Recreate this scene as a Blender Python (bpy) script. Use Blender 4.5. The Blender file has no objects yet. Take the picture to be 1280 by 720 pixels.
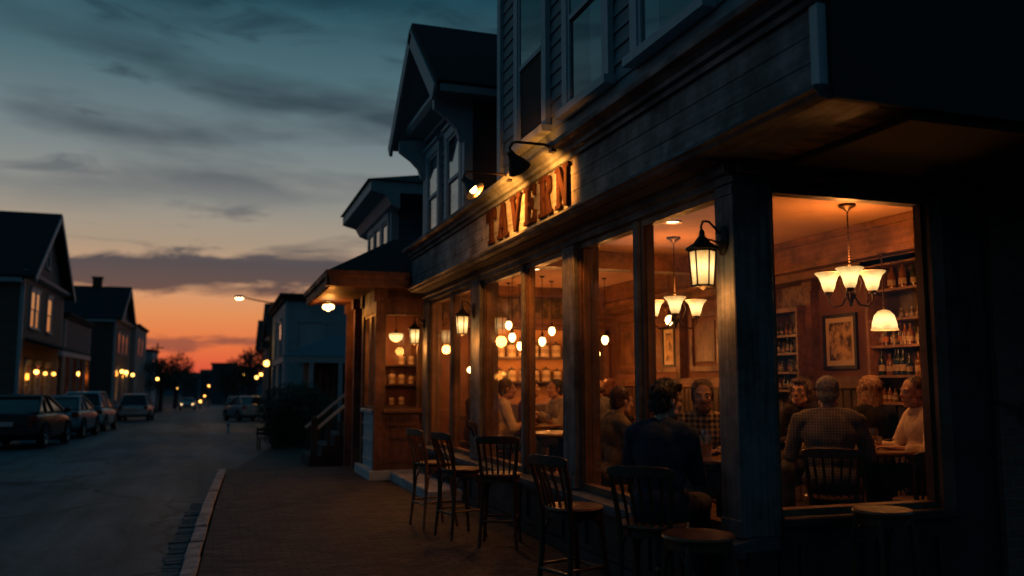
import bpy, bmesh, math, random
from mathutils import Vector, Matrix, noise as mnoise
R = math.radians
PI = math.pi
random.seed(7)
scene = bpy.context.scene
COL = scene.collection
V = Vector

def lin(r, g, b):
    f = lambda c: (c/255/12.92 if c/255 <= .04045 else ((c/255+.055)/1.055)**2.4)
    return (f(r), f(g), f(b), 1)

# ------------------------------------------------------------------ materials
def nt(name):
    m = bpy.data.materials.new(name); m.use_nodes = True
    n = m.node_tree; n.nodes.clear()
    out = n.nodes.new('ShaderNodeOutputMaterial')
    return m, n, out

def M(name, col, rough=.6, col2=None, scale=(6, 6, 6), lo=.35, hi=.65, bump=0., metal=0., detail=6., spec=.5, bdist=.01, rough2=None):
    m, n, out = nt(name)
    b = n.nodes.new('ShaderNodeBsdfPrincipled')
    col = (*col[:3], 1)
    b.inputs['Base Color'].default_value = col
    b.inputs['Roughness'].default_value = rough
    b.inputs['Metallic'].default_value = metal
    b.inputs['Specular IOR Level'].default_value = spec
    n.links.new(b.outputs[0], out.inputs[0])
    if col2 is not None or bump:
        tc = n.nodes.new('ShaderNodeTexCoord'); mp = n.nodes.new('ShaderNodeMapping')
        mp.inputs['Scale'].default_value = scale
        nz = n.nodes.new('ShaderNodeTexNoise'); nz.inputs['Scale'].default_value = 1; nz.inputs['Detail'].default_value = detail
        nz.inputs['Roughness'].default_value = .62
        n.links.new(tc.outputs['Object'], mp.inputs[0]); n.links.new(mp.outputs[0], nz.inputs['Vector'])
        if col2 is not None:
            cr = n.nodes.new('ShaderNodeValToRGB')
            cr.color_ramp.elements[0].position = lo; cr.color_ramp.elements[0].color = col
            cr.color_ramp.elements[1].position = hi; cr.color_ramp.elements[1].color = (*col2[:3], 1)
            n.links.new(nz.outputs['Fac'], cr.inputs[0]); n.links.new(cr.outputs[0], b.inputs['Base Color'])
        if rough2 is not None:
            mr = n.nodes.new('ShaderNodeMapRange'); mr.inputs[1].default_value = lo; mr.inputs[2].default_value = hi
            mr.inputs[3].default_value = rough; mr.inputs[4].default_value = rough2
            n.links.new(nz.outputs['Fac'], mr.inputs[0]); n.links.new(mr.outputs[0], b.inputs['Roughness'])
        if bump:
            bp = n.nodes.new('ShaderNodeBump'); bp.inputs['Strength'].default_value = bump; bp.inputs['Distance'].default_value = bdist
            n.links.new(nz.outputs['Fac'], bp.inputs['Height']); n.links.new(bp.outputs[0], b.inputs['Normal'])
    return m

def EM(name, col, strength, base=.3, grad=None):
    m, n, out = nt(name)
    b = n.nodes.new('ShaderNodeBsdfPrincipled')
    b.inputs['Base Color'].default_value = (base, base*.8, base*.6, 1); b.inputs['Roughness'].default_value = .35
    b.inputs['Emission Color'].default_value = (*col[:3], 1); b.inputs['Emission Strength'].default_value = strength
    if grad:
        tc = n.nodes.new('ShaderNodeTexCoord'); sp = n.nodes.new('ShaderNodeSeparateXYZ'); n.links.new(tc.outputs['Generated'], sp.inputs[0])
        cr = n.nodes.new('ShaderNodeValToRGB'); e = cr.color_ramp.elements
        while len(e) < len(grad): e.new(.5)
        for q, (p, v) in zip(e, grad): q.position = p; q.color = (v, v*(.72+.28*v), v*(.4+.6*v), 1)
        mx = n.nodes.new('ShaderNodeMix'); mx.data_type = 'RGBA'; mx.blend_type = 'MULTIPLY'; mx.inputs[0].default_value = 1; mx.inputs[6].default_value = (*col[:3], 1)
        nz = n.nodes.new('ShaderNodeTexNoise'); nz.inputs['Scale'].default_value = 4; n.links.new(tc.outputs['Generated'], nz.inputs['Vector'])
        ad = n.nodes.new('ShaderNodeMath'); ad.operation = 'MULTIPLY_ADD'; ad.inputs[1].default_value = .3; n.links.new(nz.outputs['Fac'], ad.inputs[0]); n.links.new(sp.outputs[2], ad.inputs[2])
        sb = n.nodes.new('ShaderNodeMath'); sb.operation = 'SUBTRACT'; sb.inputs[1].default_value = .15; n.links.new(ad.outputs[0], sb.inputs[0])
        n.links.new(sb.outputs[0], cr.inputs[0]); n.links.new(cr.outputs[0], mx.inputs[7]); n.links.new(mx.outputs[2], b.inputs['Emission Color'])
    n.links.new(b.outputs[0], out.inputs[0])
    return m

def GLASS(name, tint=(.93, .93, .93), ior=1.3, rough=.02, gcol=(1, 1, 1), dust=0):
    m, n, out = nt(name)
    t = n.nodes.new('ShaderNodeBsdfTransparent'); t.inputs[0].default_value = (*tint, 1)
    g = n.nodes.new('ShaderNodeBsdfGlossy'); g.inputs['Roughness'].default_value = rough; g.inputs[0].default_value = (*gcol, 1)
    lw = n.nodes.new('ShaderNodeLayerWeight'); lw.inputs[0].default_value = .5
    pw = n.nodes.new('ShaderNodeMath'); pw.operation = 'POWER'; pw.inputs[1].default_value = 5; n.links.new(lw.outputs['Facing'], pw.inputs[0])
    f = n.nodes.new('ShaderNodeMath'); f.operation = 'MULTIPLY_ADD'; f0 = ((ior-1)/(ior+1))**2; f.inputs[1].default_value = min(.8, f0*18); f.inputs[2].default_value = f0
    n.links.new(pw.outputs[0], f.inputs[0])
    mx = n.nodes.new('ShaderNodeMixShader')
    n.links.new(f.outputs[0], mx.inputs[0]); n.links.new(t.outputs[0], mx.inputs[1]); n.links.new(g.outputs[0], mx.inputs[2])
    if dust:
        tc = n.nodes.new('ShaderNodeTexCoord'); nz = n.nodes.new('ShaderNodeTexNoise'); nz.inputs['Scale'].default_value = 2.2; nz.inputs['Detail'].default_value = 8; nz.inputs['Distortion'].default_value = 1.5
        n.links.new(tc.outputs['Object'], nz.inputs['Vector'])
        mr = n.nodes.new('ShaderNodeMapRange'); mr.inputs[1].default_value = .45; mr.inputs[2].default_value = .75; mr.inputs[3].default_value = 0; mr.inputs[4].default_value = dust; n.links.new(nz.outputs['Fac'], mr.inputs[0])
        df = n.nodes.new('ShaderNodeBsdfGlossy'); df.inputs['Roughness'].default_value = .45; df.inputs[0].default_value = (.8, .8, .8, 1)
        m3 = n.nodes.new('ShaderNodeMixShader'); n.links.new(mr.outputs[0], m3.inputs[0]); n.links.new(mx.outputs[0], m3.inputs[1]); n.links.new(df.outputs[0], m3.inputs[2]); mx = m3
    n.links.new(mx.outputs[0], out.inputs[0])
    return m

def BRICK(name, c1, c2, mortar, scale, rough=.8, bump=.5, axis='xy', bw=.5, rh=.25, ms=.02, worn=.5):
    m, n, out = nt(name)
    b = n.nodes.new('ShaderNodeBsdfPrincipled'); b.inputs['Roughness'].default_value = rough
    tc = n.nodes.new('ShaderNodeTexCoord'); sp = n.nodes.new('ShaderNodeSeparateXYZ'); cb = n.nodes.new('ShaderNodeCombineXYZ')
    n.links.new(tc.outputs['Object'], sp.inputs[0])
    n.links.new(sp.outputs['XYZ'.index(axis[0].upper())], cb.inputs[0]); n.links.new(sp.outputs['XYZ'.index(axis[1].upper())], cb.inputs[1])
    nz = n.nodes.new('ShaderNodeTexNoise'); nz.inputs['Scale'].default_value = 3; nz.inputs['Detail'].default_value = 5
    n.links.new(tc.outputs['Object'], nz.inputs['Vector'])
    ad = n.nodes.new('ShaderNodeVectorMath'); ad.operation = 'MULTIPLY_ADD'; ad.inputs[1].default_value = (.03, .03, 0)
    n.links.new(nz.outputs['Color'], ad.inputs[0]); n.links.new(cb.outputs[0], ad.inputs[2])
    br = n.nodes.new('ShaderNodeTexBrick')
    br.inputs['Color1'].default_value = (*c1, 1); br.inputs['Color2'].default_value = (*c2, 1); br.inputs['Mortar'].default_value = (*mortar, 1)
    br.inputs['Scale'].default_value = scale; br.inputs['Mortar Size'].default_value = ms; br.inputs['Mortar Smooth'].default_value = .3
    br.inputs['Brick Width'].default_value = bw; br.inputs['Row Height'].default_value = rh
    n.links.new(ad.outputs[0], br.inputs['Vector'])
    mx = n.nodes.new('ShaderNodeMix'); mx.data_type = 'RGBA'; mx.blend_type = 'MULTIPLY'; mx.inputs[0].default_value = worn
    n2 = n.nodes.new('ShaderNodeTexNoise'); n2.inputs['Scale'].default_value = 1.1; n2.inputs['Detail'].default_value = 8
    n.links.new(tc.outputs['Object'], n2.inputs['Vector'])
    cr = n.nodes.new('ShaderNodeValToRGB'); cr.color_ramp.elements[0].position = .35; cr.color_ramp.elements[1].position = .7
    cr.color_ramp.elements[0].color = (.25, .25, .25, 1); cr.color_ramp.elements[1].color = (1.2, 1.2, 1.2, 1)
    n.links.new(n2.outputs['Fac'], cr.inputs[0]); n.links.new(br.outputs['Color'], mx.inputs[6]); n.links.new(cr.outputs[0], mx.inputs[7])
    vo = n.nodes.new('ShaderNodeTexVoronoi'); vo.feature = 'DISTANCE_TO_EDGE'; vo.inputs['Scale'].default_value = .55
    dn = n.nodes.new('ShaderNodeVectorMath'); dn.operation = 'MULTIPLY_ADD'; dn.inputs[1].default_value = (.5, .5, .5); n.links.new(nz.outputs['Color'], dn.inputs[0]); n.links.new(tc.outputs['Object'], dn.inputs[2])
    n.links.new(dn.outputs[0], vo.inputs['Vector'])
    ce = n.nodes.new('ShaderNodeMapRange'); ce.inputs[1].default_value = .004; ce.inputs[2].default_value = .02; ce.inputs[3].default_value = .15; n.links.new(vo.outputs['Distance'], ce.inputs[0])
    m2 = n.nodes.new('ShaderNodeMix'); m2.data_type = 'RGBA'; m2.blend_type = 'MULTIPLY'; m2.inputs[0].default_value = 1.; n.links.new(mx.outputs[2], m2.inputs[6]); n.links.new(ce.outputs[0], m2.inputs[7])
    n.links.new(m2.outputs[2], b.inputs['Base Color'])
    sub = n.nodes.new('ShaderNodeMath'); sub.operation = 'SUBTRACT'; n.links.new(nz.outputs['Fac'], sub.inputs[0]); n.links.new(br.outputs['Fac'], sub.inputs[1])
    bp = n.nodes.new('ShaderNodeBump'); bp.inputs['Strength'].default_value = bump; bp.inputs['Distance'].default_value = .03
    n.links.new(sub.outputs[0], bp.inputs['Height']); n.links.new(bp.outputs[0], b.inputs['Normal'])
    n.links.new(b.outputs[0], out.inputs[0])
    return m

def PLAID(name, base, line, sx, sz, lw=.3, rough=.9):
    m, n, out = nt(name)
    b = n.nodes.new('ShaderNodeBsdfPrincipled'); b.inputs['Roughness'].default_value = rough; b.inputs['Specular IOR Level'].default_value = .15
    tc = n.nodes.new('ShaderNodeTexCoord'); sp = n.nodes.new('ShaderNodeSeparateXYZ'); n.links.new(tc.outputs['Object'], sp.inputs[0])
    nz = n.nodes.new('ShaderNodeTexNoise'); nz.inputs['Scale'].default_value = 9; n.links.new(tc.outputs['Object'], nz.inputs['Vector'])
    vals = []
    for k, s in ((0, sx), (2, sz)):
        a = n.nodes.new('ShaderNodeMath'); a.operation = 'MULTIPLY_ADD'; a.inputs[1].default_value = s
        d = n.nodes.new('ShaderNodeMath'); d.operation = 'MULTIPLY'; d.inputs[1].default_value = .5; n.links.new(nz.outputs['Fac'], d.inputs[0])
        n.links.new(sp.outputs[k], a.inputs[0]); n.links.new(d.outputs[0], a.inputs[2])
        f = n.nodes.new('ShaderNodeMath'); f.operation = 'FRACT'; n.links.new(a.outputs[0], f.inputs[0])
        g = n.nodes.new('ShaderNodeMath'); g.operation = 'LESS_THAN'; g.inputs[1].default_value = lw; n.links.new(f.outputs[0], g.inputs[0])
        vals.append(g)
    s = n.nodes.new('ShaderNodeMath'); s.operation = 'ADD'; n.links.new(vals[0].outputs[0], s.inputs[0]); n.links.new(vals[1].outputs[0], s.inputs[1])
    h = n.nodes.new('ShaderNodeMath'); h.operation = 'MULTIPLY'; h.inputs[1].default_value = .5; n.links.new(s.outputs[0], h.inputs[0])
    mx = n.nodes.new('ShaderNodeMix'); mx.data_type = 'RGBA'; mx.inputs[6].default_value = (*base, 1); mx.inputs[7].default_value = (*line, 1)
    n.links.new(h.outputs[0], mx.inputs[0]); n.links.new(mx.outputs[2], b.inputs['Base Color'])
    bp = n.nodes.new('ShaderNodeBump'); bp.inputs['Strength'].default_value = .5; bp.inputs['Distance'].default_value = .02
    n.links.new(nz.outputs['Fac'], bp.inputs['Height']); n.links.new(bp.outputs[0], b.inputs['Normal'])
    n.links.new(b.outputs[0], out.inputs[0])
    return m

def COORDWOOD(name, axis, c1, c2, rough=.6, worn=None, bump=.35, k=1.0, hi=.62):
    s = {'x': (1.2, 28, 28), 'y': (28, 1.2, 28), 'z': (28, 28, 1.2)}[axis]
    m = M(name, c1, rough, c2, tuple(v*k for v in s), .38, hi, bump, detail=8, bdist=.006)
    n = m.node_tree; b = next(q for q in n.nodes if q.type == 'BSDF_PRINCIPLED'); tc = next(q for q in n.nodes if q.type == 'TEX_COORD')
    src = b.inputs['Base Color'].links[0].from_socket
    nz = n.nodes.new('ShaderNodeTexNoise'); nz.inputs['Scale'].default_value = 2.6; nz.inputs['Detail'].default_value = 9; nz.inputs['Roughness'].default_value = .7
    n.links.new(tc.outputs['Object'], nz.inputs['Vector'])
    cr = n.nodes.new('ShaderNodeValToRGB'); cr.color_ramp.elements[0].position = .4; cr.color_ramp.elements[1].position = .62
    cr.color_ramp.elements[0].color = (.5, .48, .46, 1); cr.color_ramp.elements[1].color = (1.25, 1.25, 1.25, 1); n.links.new(nz.outputs['Fac'], cr.inputs[0])
    mx = n.nodes.new('ShaderNodeMix'); mx.data_type = 'RGBA'; mx.blend_type = 'MULTIPLY'; mx.inputs[0].default_value = 1.
    n.links.new(src, mx.inputs[6]); n.links.new(cr.outputs[0], mx.inputs[7]); n.links.new(mx.outputs[2], b.inputs['Base Color'])
    mr = n.nodes.new('ShaderNodeMapRange'); mr.inputs[1].default_value = .35; mr.inputs[2].default_value = .65; mr.inputs[3].default_value = min(1, rough+.2); mr.inputs[4].default_value = max(.1, rough-.12)
    n.links.new(nz.outputs['Fac'], mr.inputs[0]); n.links.new(mr.outputs[0], b.inputs['Roughness'])
    return m

mt = {}
mt['post_blue'] = COORDWOOD('painted post wood', 'z', (.07, .082, .094), (.17, .18, .185), .6, bump=.8)
mt['trim_blue'] = COORDWOOD('painted trim wood', 'y', (.045, .064, .08), (.095, .125, .15), .55, bump=.5)
mt['frieze'] = COORDWOOD('weathered fascia boards', 'y', (.11, .13, .145), (.22, .235, .24), .6, bump=1.0, k=1.0, hi=.75)
mt['base_dark'] = COORDWOOD('dark base panels', 'z', (.012, .016, .02), (.025, .03, .036), .6)
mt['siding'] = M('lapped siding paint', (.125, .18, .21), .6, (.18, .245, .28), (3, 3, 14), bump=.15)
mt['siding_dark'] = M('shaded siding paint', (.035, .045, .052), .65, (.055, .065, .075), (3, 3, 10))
mt['trim_pale'] = M('pale window trim', (.3, .35, .38), .55, (.38, .43, .46), (12, 12, 5), bump=.1)
mt['trim_mid'] = M('grey blue trim', (.32, .42, .47), .55, (.40, .5, .54), (12, 12, 5), bump=.1)
mt['brown_frame'] = COORDWOOD('brown window wood', 'z', (.10, .055, .036), (.16, .085, .052), .45)
mt['porch_wood'] = COORDWOOD('russet porch wood', 'z', (.15, .068, .045), (.22, .10, .065), .5)
mt['soffit'] = M('peeling soffit boards', (.13, .085, .055), .75, (.03, .022, .018), (2.2, 7, 9), .42, .56, .8)
mt['shingle'] = M('dark roof shingles', (.012, .015, .018), .9, (.028, .03, .034), (9, 9, 22), bump=.5)
mt['black_metal'] = M('black iron', (.02, .018, .016), .45, (.04, .032, .026), (30, 30, 30), metal=.6)
mt['bronze'] = M('aged bronze', (.09, .05, .025), .4, (.05, .03, .02), (30, 30, 30), metal=.8)
mt['chair_wood'] = COORDWOOD('dark varnished wood', 'z', (.05, .022, .01), (.085, .038, .016), .32)
mt['seat_wood'] = COORDWOOD('worn seat wood', 'y', (.09, .038, .017), (.15, .068, .03), .35)
mt['light_chair'] = COORDWOOD('honey chair wood', 'z', (.2, .09, .035), (.28, .13, .05), .35)
mt['table'] = COORDWOOD('table top wood', 'x', (.16, .075, .035), (.26, .13, .06), .3)
mt['letter'] = M('rusty red letter paint', (.014, .006, .004), .8, (.03, .0115, .0075), (14, 14, 14), bump=.3, spec=.08)
mt['pane'] = GLASS('shop window glass', (.95, .95, .95), 1.55, dust=.07)
mt['pane_up'] = GLASS('upper window glass', (.7, .75, .78), 2.7)
mt['dark_glass'] = M('dark house glass', (.01, .014, .018), .08, spec=.8)
mt['drink'] = GLASS('drinking glass', (.9, .87, .8), 2.3, .06)
mt['beer'] = M('amber drink', (.85, .45, .1), .1)
mt['screen'] = M('dark insect screen', (.012, .014, .016), .8)
mt['curtain'] = M('pale curtain cloth', (.55, .6, .6), .9, (.4, .45, .46), (40, 40, 1), bump=.5)
mt['dark_room'] = M('unlit room', (.01, .012, .014), .9)
mt['ceil'] = M('warm plaster ceiling', (.34, .18, .105), .85, (.42, .23, .14), (2, 2, 2), bump=.1)
mt['in_wall'] = M('brown plaster wall', (.15, .057, .03), .8, (.2, .08, .042), (3, 3, 3), bump=.15)
mt['beam'] = COORDWOOD('interior wood beam', 'y', (.13, .052, .024), (.2, .085, .04), .5)
mt['panel'] = COORDWOOD('interior wood panelling', 'z', (.13, .055, .025), (.22, .1, .045), .45)
mt['panel_dk'] = COORDWOOD('dark interior wood', 'z', (.045, .02, .01), (.08, .038, .018), .5)
mt['floor_in'] = COORDWOOD('dark floor boards', 'y', (.05, .025, .012), (.09, .045, .022), .4)
mt['wallpaper'] = M('patterned dark wallpaper', (.05, .03, .018), .8, (.15, .09, .05), (9, 9, 9), .45, .58, detail=2)
def ASPHALT():
    m, n, out = nt('worn asphalt'); b = n.nodes.new('ShaderNodeBsdfPrincipled'); L = n.links.new
    tc = n.nodes.new('ShaderNodeTexCoord')
    def noise(scale, det, dist=0):
        mp = n.nodes.new('ShaderNodeMapping'); mp.inputs['Scale'].default_value = scale; L(tc.outputs['Object'], mp.inputs[0])
        z = n.nodes.new('ShaderNodeTexNoise'); z.inputs['Scale'].default_value = 1; z.inputs['Detail'].default_value = det; z.inputs['Roughness'].default_value = .65; z.inputs['Distortion'].default_value = dist; L(mp.outputs[0], z.inputs['Vector']); return z.outputs['Fac']
    def ramp(f, a, ca, c, cc):
        r = n.nodes.new('ShaderNodeValToRGB'); e = r.color_ramp.elements; e[0].position = a; e[0].color = (*ca, 1); e[1].position = c; e[1].color = (*cc, 1); L(f, r.inputs[0]); return r.outputs[0]
    def mul(a, c):
        x = n.nodes.new('ShaderNodeMix'); x.data_type = 'RGBA'; x.blend_type = 'MULTIPLY'; x.inputs[0].default_value = 1; L(a, x.inputs[6]); L(c, x.inputs[7]); return x.outputs[2]
    wear = ramp(noise((1.3, .05, 1), 4), .36, (.045, .07, .086), .64, (.12, .165, .195))
    blot = ramp(noise((.45, .3, 1), 8, 1), .38, (.45, .45, .45), .6, (1.15, 1.15, 1.15))
    grit = noise((95, 95, 95), 2); gr = ramp(grit, .35, (.55, .55, .55), .7, (1.6, 1.6, 1.6))
    vo = n.nodes.new('ShaderNodeTexVoronoi'); vo.feature = 'DISTANCE_TO_EDGE'; vo.inputs['Scale'].default_value = .22
    nz = n.nodes.new('ShaderNodeTexNoise'); nz.inputs['Scale'].default_value = 1.2; nz.inputs['Detail'].default_value = 5; L(tc.outputs['Object'], nz.inputs['Vector'])
    vm = n.nodes.new('ShaderNodeVectorMath'); vm.operation = 'MULTIPLY_ADD'; vm.inputs[1].default_value = (1.2, 1.2, 1.2); L(nz.outputs['Color'], vm.inputs[0]); L(tc.outputs['Object'], vm.inputs[2]); L(vm.outputs[0], vo.inputs['Vector'])
    seam = ramp(vo.outputs['Distance'], .004, (.25, .25, .25), .014, (1, 1, 1))
    L(mul(mul(mul(wear, blot), gr), seam), b.inputs['Base Color'])
    mr = n.nodes.new('ShaderNodeMapRange'); mr.inputs[3].default_value = .42; mr.inputs[4].default_value = .8; L(noise((.8, .12, 1), 5), mr.inputs[0]); L(mr.outputs[0], b.inputs['Roughness'])
    b.inputs['Specular IOR Level'].default_value = .3
    bp = n.nodes.new('ShaderNodeBump'); bp.inputs['Strength'].default_value = .6; bp.inputs['Distance'].default_value = .006; L(grit, bp.inputs['Height']); L(bp.outputs[0], b.inputs['Normal'])
    L(b.outputs[0], out.inputs[0]); return m
mt['asphalt'] = ASPHALT()
mt['paver'] = BRICK('brick pavers', (.009, .008, .011), (.076, .056, .053), (.003, .003, .004), 3.0, .72, 1.0, 'xy', .5, .25, .03)
mt['kerb'] = M('granite kerb', (.22, .23, .24), .8, (.5, .51, .52), (5, 5, 9), bump=.7, bdist=.02)
mt['cobble'] = M('gutter cobble', (.06, .065, .07), .7, (.16, .165, .17), (18, 18, 18), bump=.7, bdist=.02)
mt['brick'] = BRICK('old dark brick', (.2, .1, .07), (.13, .07, .055), (.16, .14, .12), 4, .85, .6, 'xz', .55, .27, .025)
mt['leaf'] = M('dark leaves', (.022, .034, .014), .6, (.05, .07, .025), (3, 3, 3))
mt['leaf2'] = M('autumn dark leaves', (.03, .03, .016), .6, (.055, .05, .022), (3, 3, 3))
mt['bark'] = M('bark', (.03, .024, .02), .9, (.055, .045, .038), (14, 14, 3), bump=.6)
mt['rubber'] = M('tyre rubber', (.012, .012, .013), .75)
mt['chrome'] = M('bright metal trim', (.5, .5, .5), .2, metal=1)
mt['lens_red'] = M('red lamp lens', (.25, .015, .01), .15)
mt['lens_clear'] = M('clear lamp lens', (.6, .62, .65), .12)
mt['plate'] = M('licence plate blank', (.5, .5, .48), .5)
WARM = lin(255, 158, 74)
mt['shade'] = EM('lit opal shade', (1., .66, .26), 2.1, grad=[(0, .34), (.3, .9), (.55, 1), (.85, .55), (1, .3)])
mt['bulb'] = EM('glowing bulb', (1., .62, .22), 9)
mt['bulb_far'] = EM('distant lamp glow', (1., .46, .09), 7.5)
mt['bulb_far_d'] = EM('distant amber lamp glow', (1., .42, .07), 4.5)
mt['bulb_far_w'] = EM('distant pale lamp glow', (1., .66, .28), 12)
mt['lantern_glass'] = EM('lit seeded lantern glass', (1., .64, .24), 2.3, grad=[(0, .3), (.25, .6), (.5, 1), (.75, .6), (1, .25)])
mt['lit_room'] = EM('lamplit curtain', (1., .40, .10), .38, .2)
mt['lit_dim'] = EM('dim lamplit room', (1., .36, .1), .07, .12)
mt['spot_glow'] = EM('recessed lamp face', (1., .72, .4), 6)

# ------------------------------------------------------------------ mesh helpers
SPLIT = {'bracket', 'corner_board', 'bumper', 'pilaster', 'ceiling_beam', 'bay_post', 'porch_post', 'bargeboard', 'baluster', 'wall_rail', 'bay_header'}
class MB:
    def __init__(s): s.b = bmesh.new(); s.mi = 0
    def _f(s, vs):
        try:
            f = s.b.faces.new(vs); f.material_index = s.mi; return f
        except ValueError: return None
    def box(s, x0, x1, y0, y1, z0, z1, bev=0):
        v = [s.b.verts.new((x, y, z)) for x in (x0, x1) for y in (y0, y1) for z in (z0, z1)]
        fs = [s._f([v[i] for i in q]) for q in ((0, 1, 3, 2), (4, 6, 7, 5), (0, 4, 5, 1), (2, 3, 7, 6), (0, 2, 6, 4), (1, 5, 7, 3))]
        if bev:
            es = list({e for f in fs for e in f.edges})
            r = bmesh.ops.bevel(s.b, geom=es, offset=bev, segments=1, affect='EDGES')
            for f in r['faces']: f.material_index = s.mi
        return s
    def obox(s, mat, sx, sy, sz):
        v = [s.b.verts.new(mat @ V((x*sx/2, y*sy/2, z*sz/2))) for x in (-1, 1) for y in (-1, 1) for z in (-1, 1)]
        for q in ((0, 1, 3, 2), (4, 6, 7, 5), (0, 4, 5, 1), (2, 3, 7, 6), (0, 2, 6, 4), (1, 5, 7, 3)): s._f([v[i] for i in q])
        return s
    def quad(s, *p): s._f([s.b.verts.new(q) for q in p]); return s
    def _frame(s, d):
        d = d.normalized(); a = V((0, 0, 1)) if abs(d.z) < .9 else V((1, 0, 0))
        u = d.cross(a).normalized(); return u, d.cross(u).normalized()
    def tube(s, pts, rad, seg=8, caps=True):
        pts = [V(p) for p in pts]
        if not hasattr(rad, '__len__'): rad = [rad]*len(pts)
        rings = []; u = None
        for i, p in enumerate(pts):
            d = (pts[min(i+1, len(pts)-1)]-pts[max(i-1, 0)])
            if d.length < 1e-9: d = V((0, 0, 1))
            d.normalize()
            if u is None: u, w = s._frame(d)
            else:
                u = (u-d*u.dot(d)); u = u.normalized() if u.length > 1e-6 else s._frame(d)[0]; w = d.cross(u)
            rings.append([s.b.verts.new(p+(u*math.cos(2*PI*k/seg)+w*math.sin(2*PI*k/seg))*rad[i]) for k in range(seg)])
        for a, b in zip(rings, rings[1:]):
            for k in range(seg): s._f([a[k], a[(k+1) % seg], b[(k+1) % seg], b[k]])
        if caps: s._f(rings[0][::-1]); s._f(rings[-1])
        return s
    def sweep(s, pts, w, h, up=(0, 0, 1)):
        pts = [V(p) for p in pts]; up = V(up); rings = []
        for i, p in enumerate(pts):
            d = (pts[min(i+1, len(pts)-1)]-pts[max(i-1, 0)]).normalized(); sd = d.cross(up).normalized(); n = sd.cross(d).normalized()
            ww = w[i] if hasattr(w, '__len__') else w; hh = h[i] if hasattr(h, '__len__') else h
            rings.append([s.b.verts.new(p+sd*a*ww/2+n*c*hh/2) for a, c in ((-1, -1), (1, -1), (1, 1), (-1, 1))])
        for a, b in zip(rings, rings[1:]):
            for k in range(4): s._f([a[k], a[(k+1) % 4], b[(k+1) % 4], b[k]])
        s._f(rings[0][::-1]); s._f(rings[-1]); return s
    def lathe(s, prof, loc=(0, 0, 0), seg=16, mat=None):
        loc = V(loc); rings = []
        for r, z in prof:
            if r < 1e-6:
                p = V((0, 0, z)); p = (mat @ p) if mat else p+loc
                rings.append([s.b.verts.new(p)])
            else:
                rg = []
                for k in range(seg):
                    p = V((r*math.cos(2*PI*k/seg), r*math.sin(2*PI*k/seg), z)); rg.append(s.b.verts.new((mat @ p) if mat else p+loc))
                rings.append(rg)
        for a, b in zip(rings, rings[1:]):
            for k in range(seg):
                if len(a) == 1 and len(b) == 1: continue
                if len(a) == 1: s._f([a[0], b[(k+1) % seg], b[k]])
                elif len(b) == 1: s._f([a[k], a[(k+1) % seg], b[0]])
                else: s._f([a[k], a[(k+1) % seg], b[(k+1) % seg], b[k]])
        return s
    def prism(s, poly, axis, a0, a1):
        def pt(u, v, a): return {'x': (a, u, v), 'y': (u, a, v), 'z': (u, v, a)}[axis]
        A = [s.b.verts.new(pt(u, v, a0)) for u, v in poly]; B = [s.b.verts.new(pt(u, v, a1)) for u, v in poly]
        s._f(A[::-1]); s._f(B); n = len(poly)
        for i in range(n): s._f([A[i], A[(i+1) % n], B[(i+1) % n], B[i]])
        return s
    def ball(s, c, r, seg=2):
        if not hasattr(r, '__len__'): r = (r, r, r)
        m = Matrix.Translation(V(c)) @ Matrix.Diagonal((*r, 1))
        g = bmesh.ops.create_icosphere(s.b, subdivisions=seg, radius=1, matrix=m)
        for v in g['verts']:
            for f in v.link_faces: f.material_index = s.mi
        return s
    def shift(s, d):
        d = V(d)
        for v in s.b.verts: v.co += d
        return s
    def islands(s):
        seen = set(); out = []
        for v in s.b.verts:
            if v in seen: continue
            st = [v]; seen.add(v); cur = []
            while st:
                q = st.pop(); cur.append(q)
                for e in q.link_edges:
                    o = e.other_vert(q)
                    if o not in seen: seen.add(o); st.append(o)
            out.append(cur)
        return out
    def mesh(s, name, mats, smooth=False):
        bmesh.ops.recalc_face_normals(s.b, faces=s.b.faces[:])
        me = bpy.data.meshes.new(name); s.b.to_mesh(me); s.b.free()
        for m in (mats if isinstance(mats, (list, tuple)) else [mats]): me.materials.append(m)
        if smooth:
            for p in me.polygons: p.use_smooth = True
        return me
    def build(s, name, mats, parent=None, smooth=False, world=False):
        if world and parent is not None:
            q = parent; o = V((0, 0, 0))
            while q is not None: o += q.location; q = q.parent
            s.shift(-o)
        if name in SPLIT:
            isl = s.islands()
            if len(isl) > 1:
                for vs in isl[1:]:
                    g = MB(); mp = {}
                    for v in vs: mp[v] = g.b.verts.new(v.co)
                    for f in {f for v in vs for f in v.link_faces}: nf = g.b.faces.new([mp[v] for v in f.verts]); nf.material_index = f.material_index
                    bmesh.ops.delete(s.b, geom=list(vs), context='VERTS')
                    g.build(name, mats, parent, smooth)
        me = s.mesh(name, mats, smooth)
        ob = bpy.data.objects.new(name, me); COL.objects.link(ob)
        if parent is not None: ob.parent = parent
        if smooth: smooth_by_angle(me)
        return ob

def smooth_by_angle(me, ang=40):
    import numpy as np
    b = bmesh.new(); b.from_mesh(me); c = R(ang)
    for e in b.edges:
        e.smooth = not (len(e.link_faces) == 2 and e.calc_face_angle(0) > c)
    b.to_mesh(me); b.free()

def tag(o, label=None, cat=None, group=None, kind=None):
    if label: o['label'] = label
    if cat: o['category'] = cat
    if group: o['group'] = group
    if kind: o['kind'] = kind
    return o

def thing(name, label, cat, loc=(0, 0, 0), rotz=0, group=None):
    o = bpy.data.objects.new(name, None); COL.objects.link(o)
    o.empty_display_size = .1
    o.location = loc; o.rotation_euler = (0, 0, rotz)
    return tag(o, label, cat, group)

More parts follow.
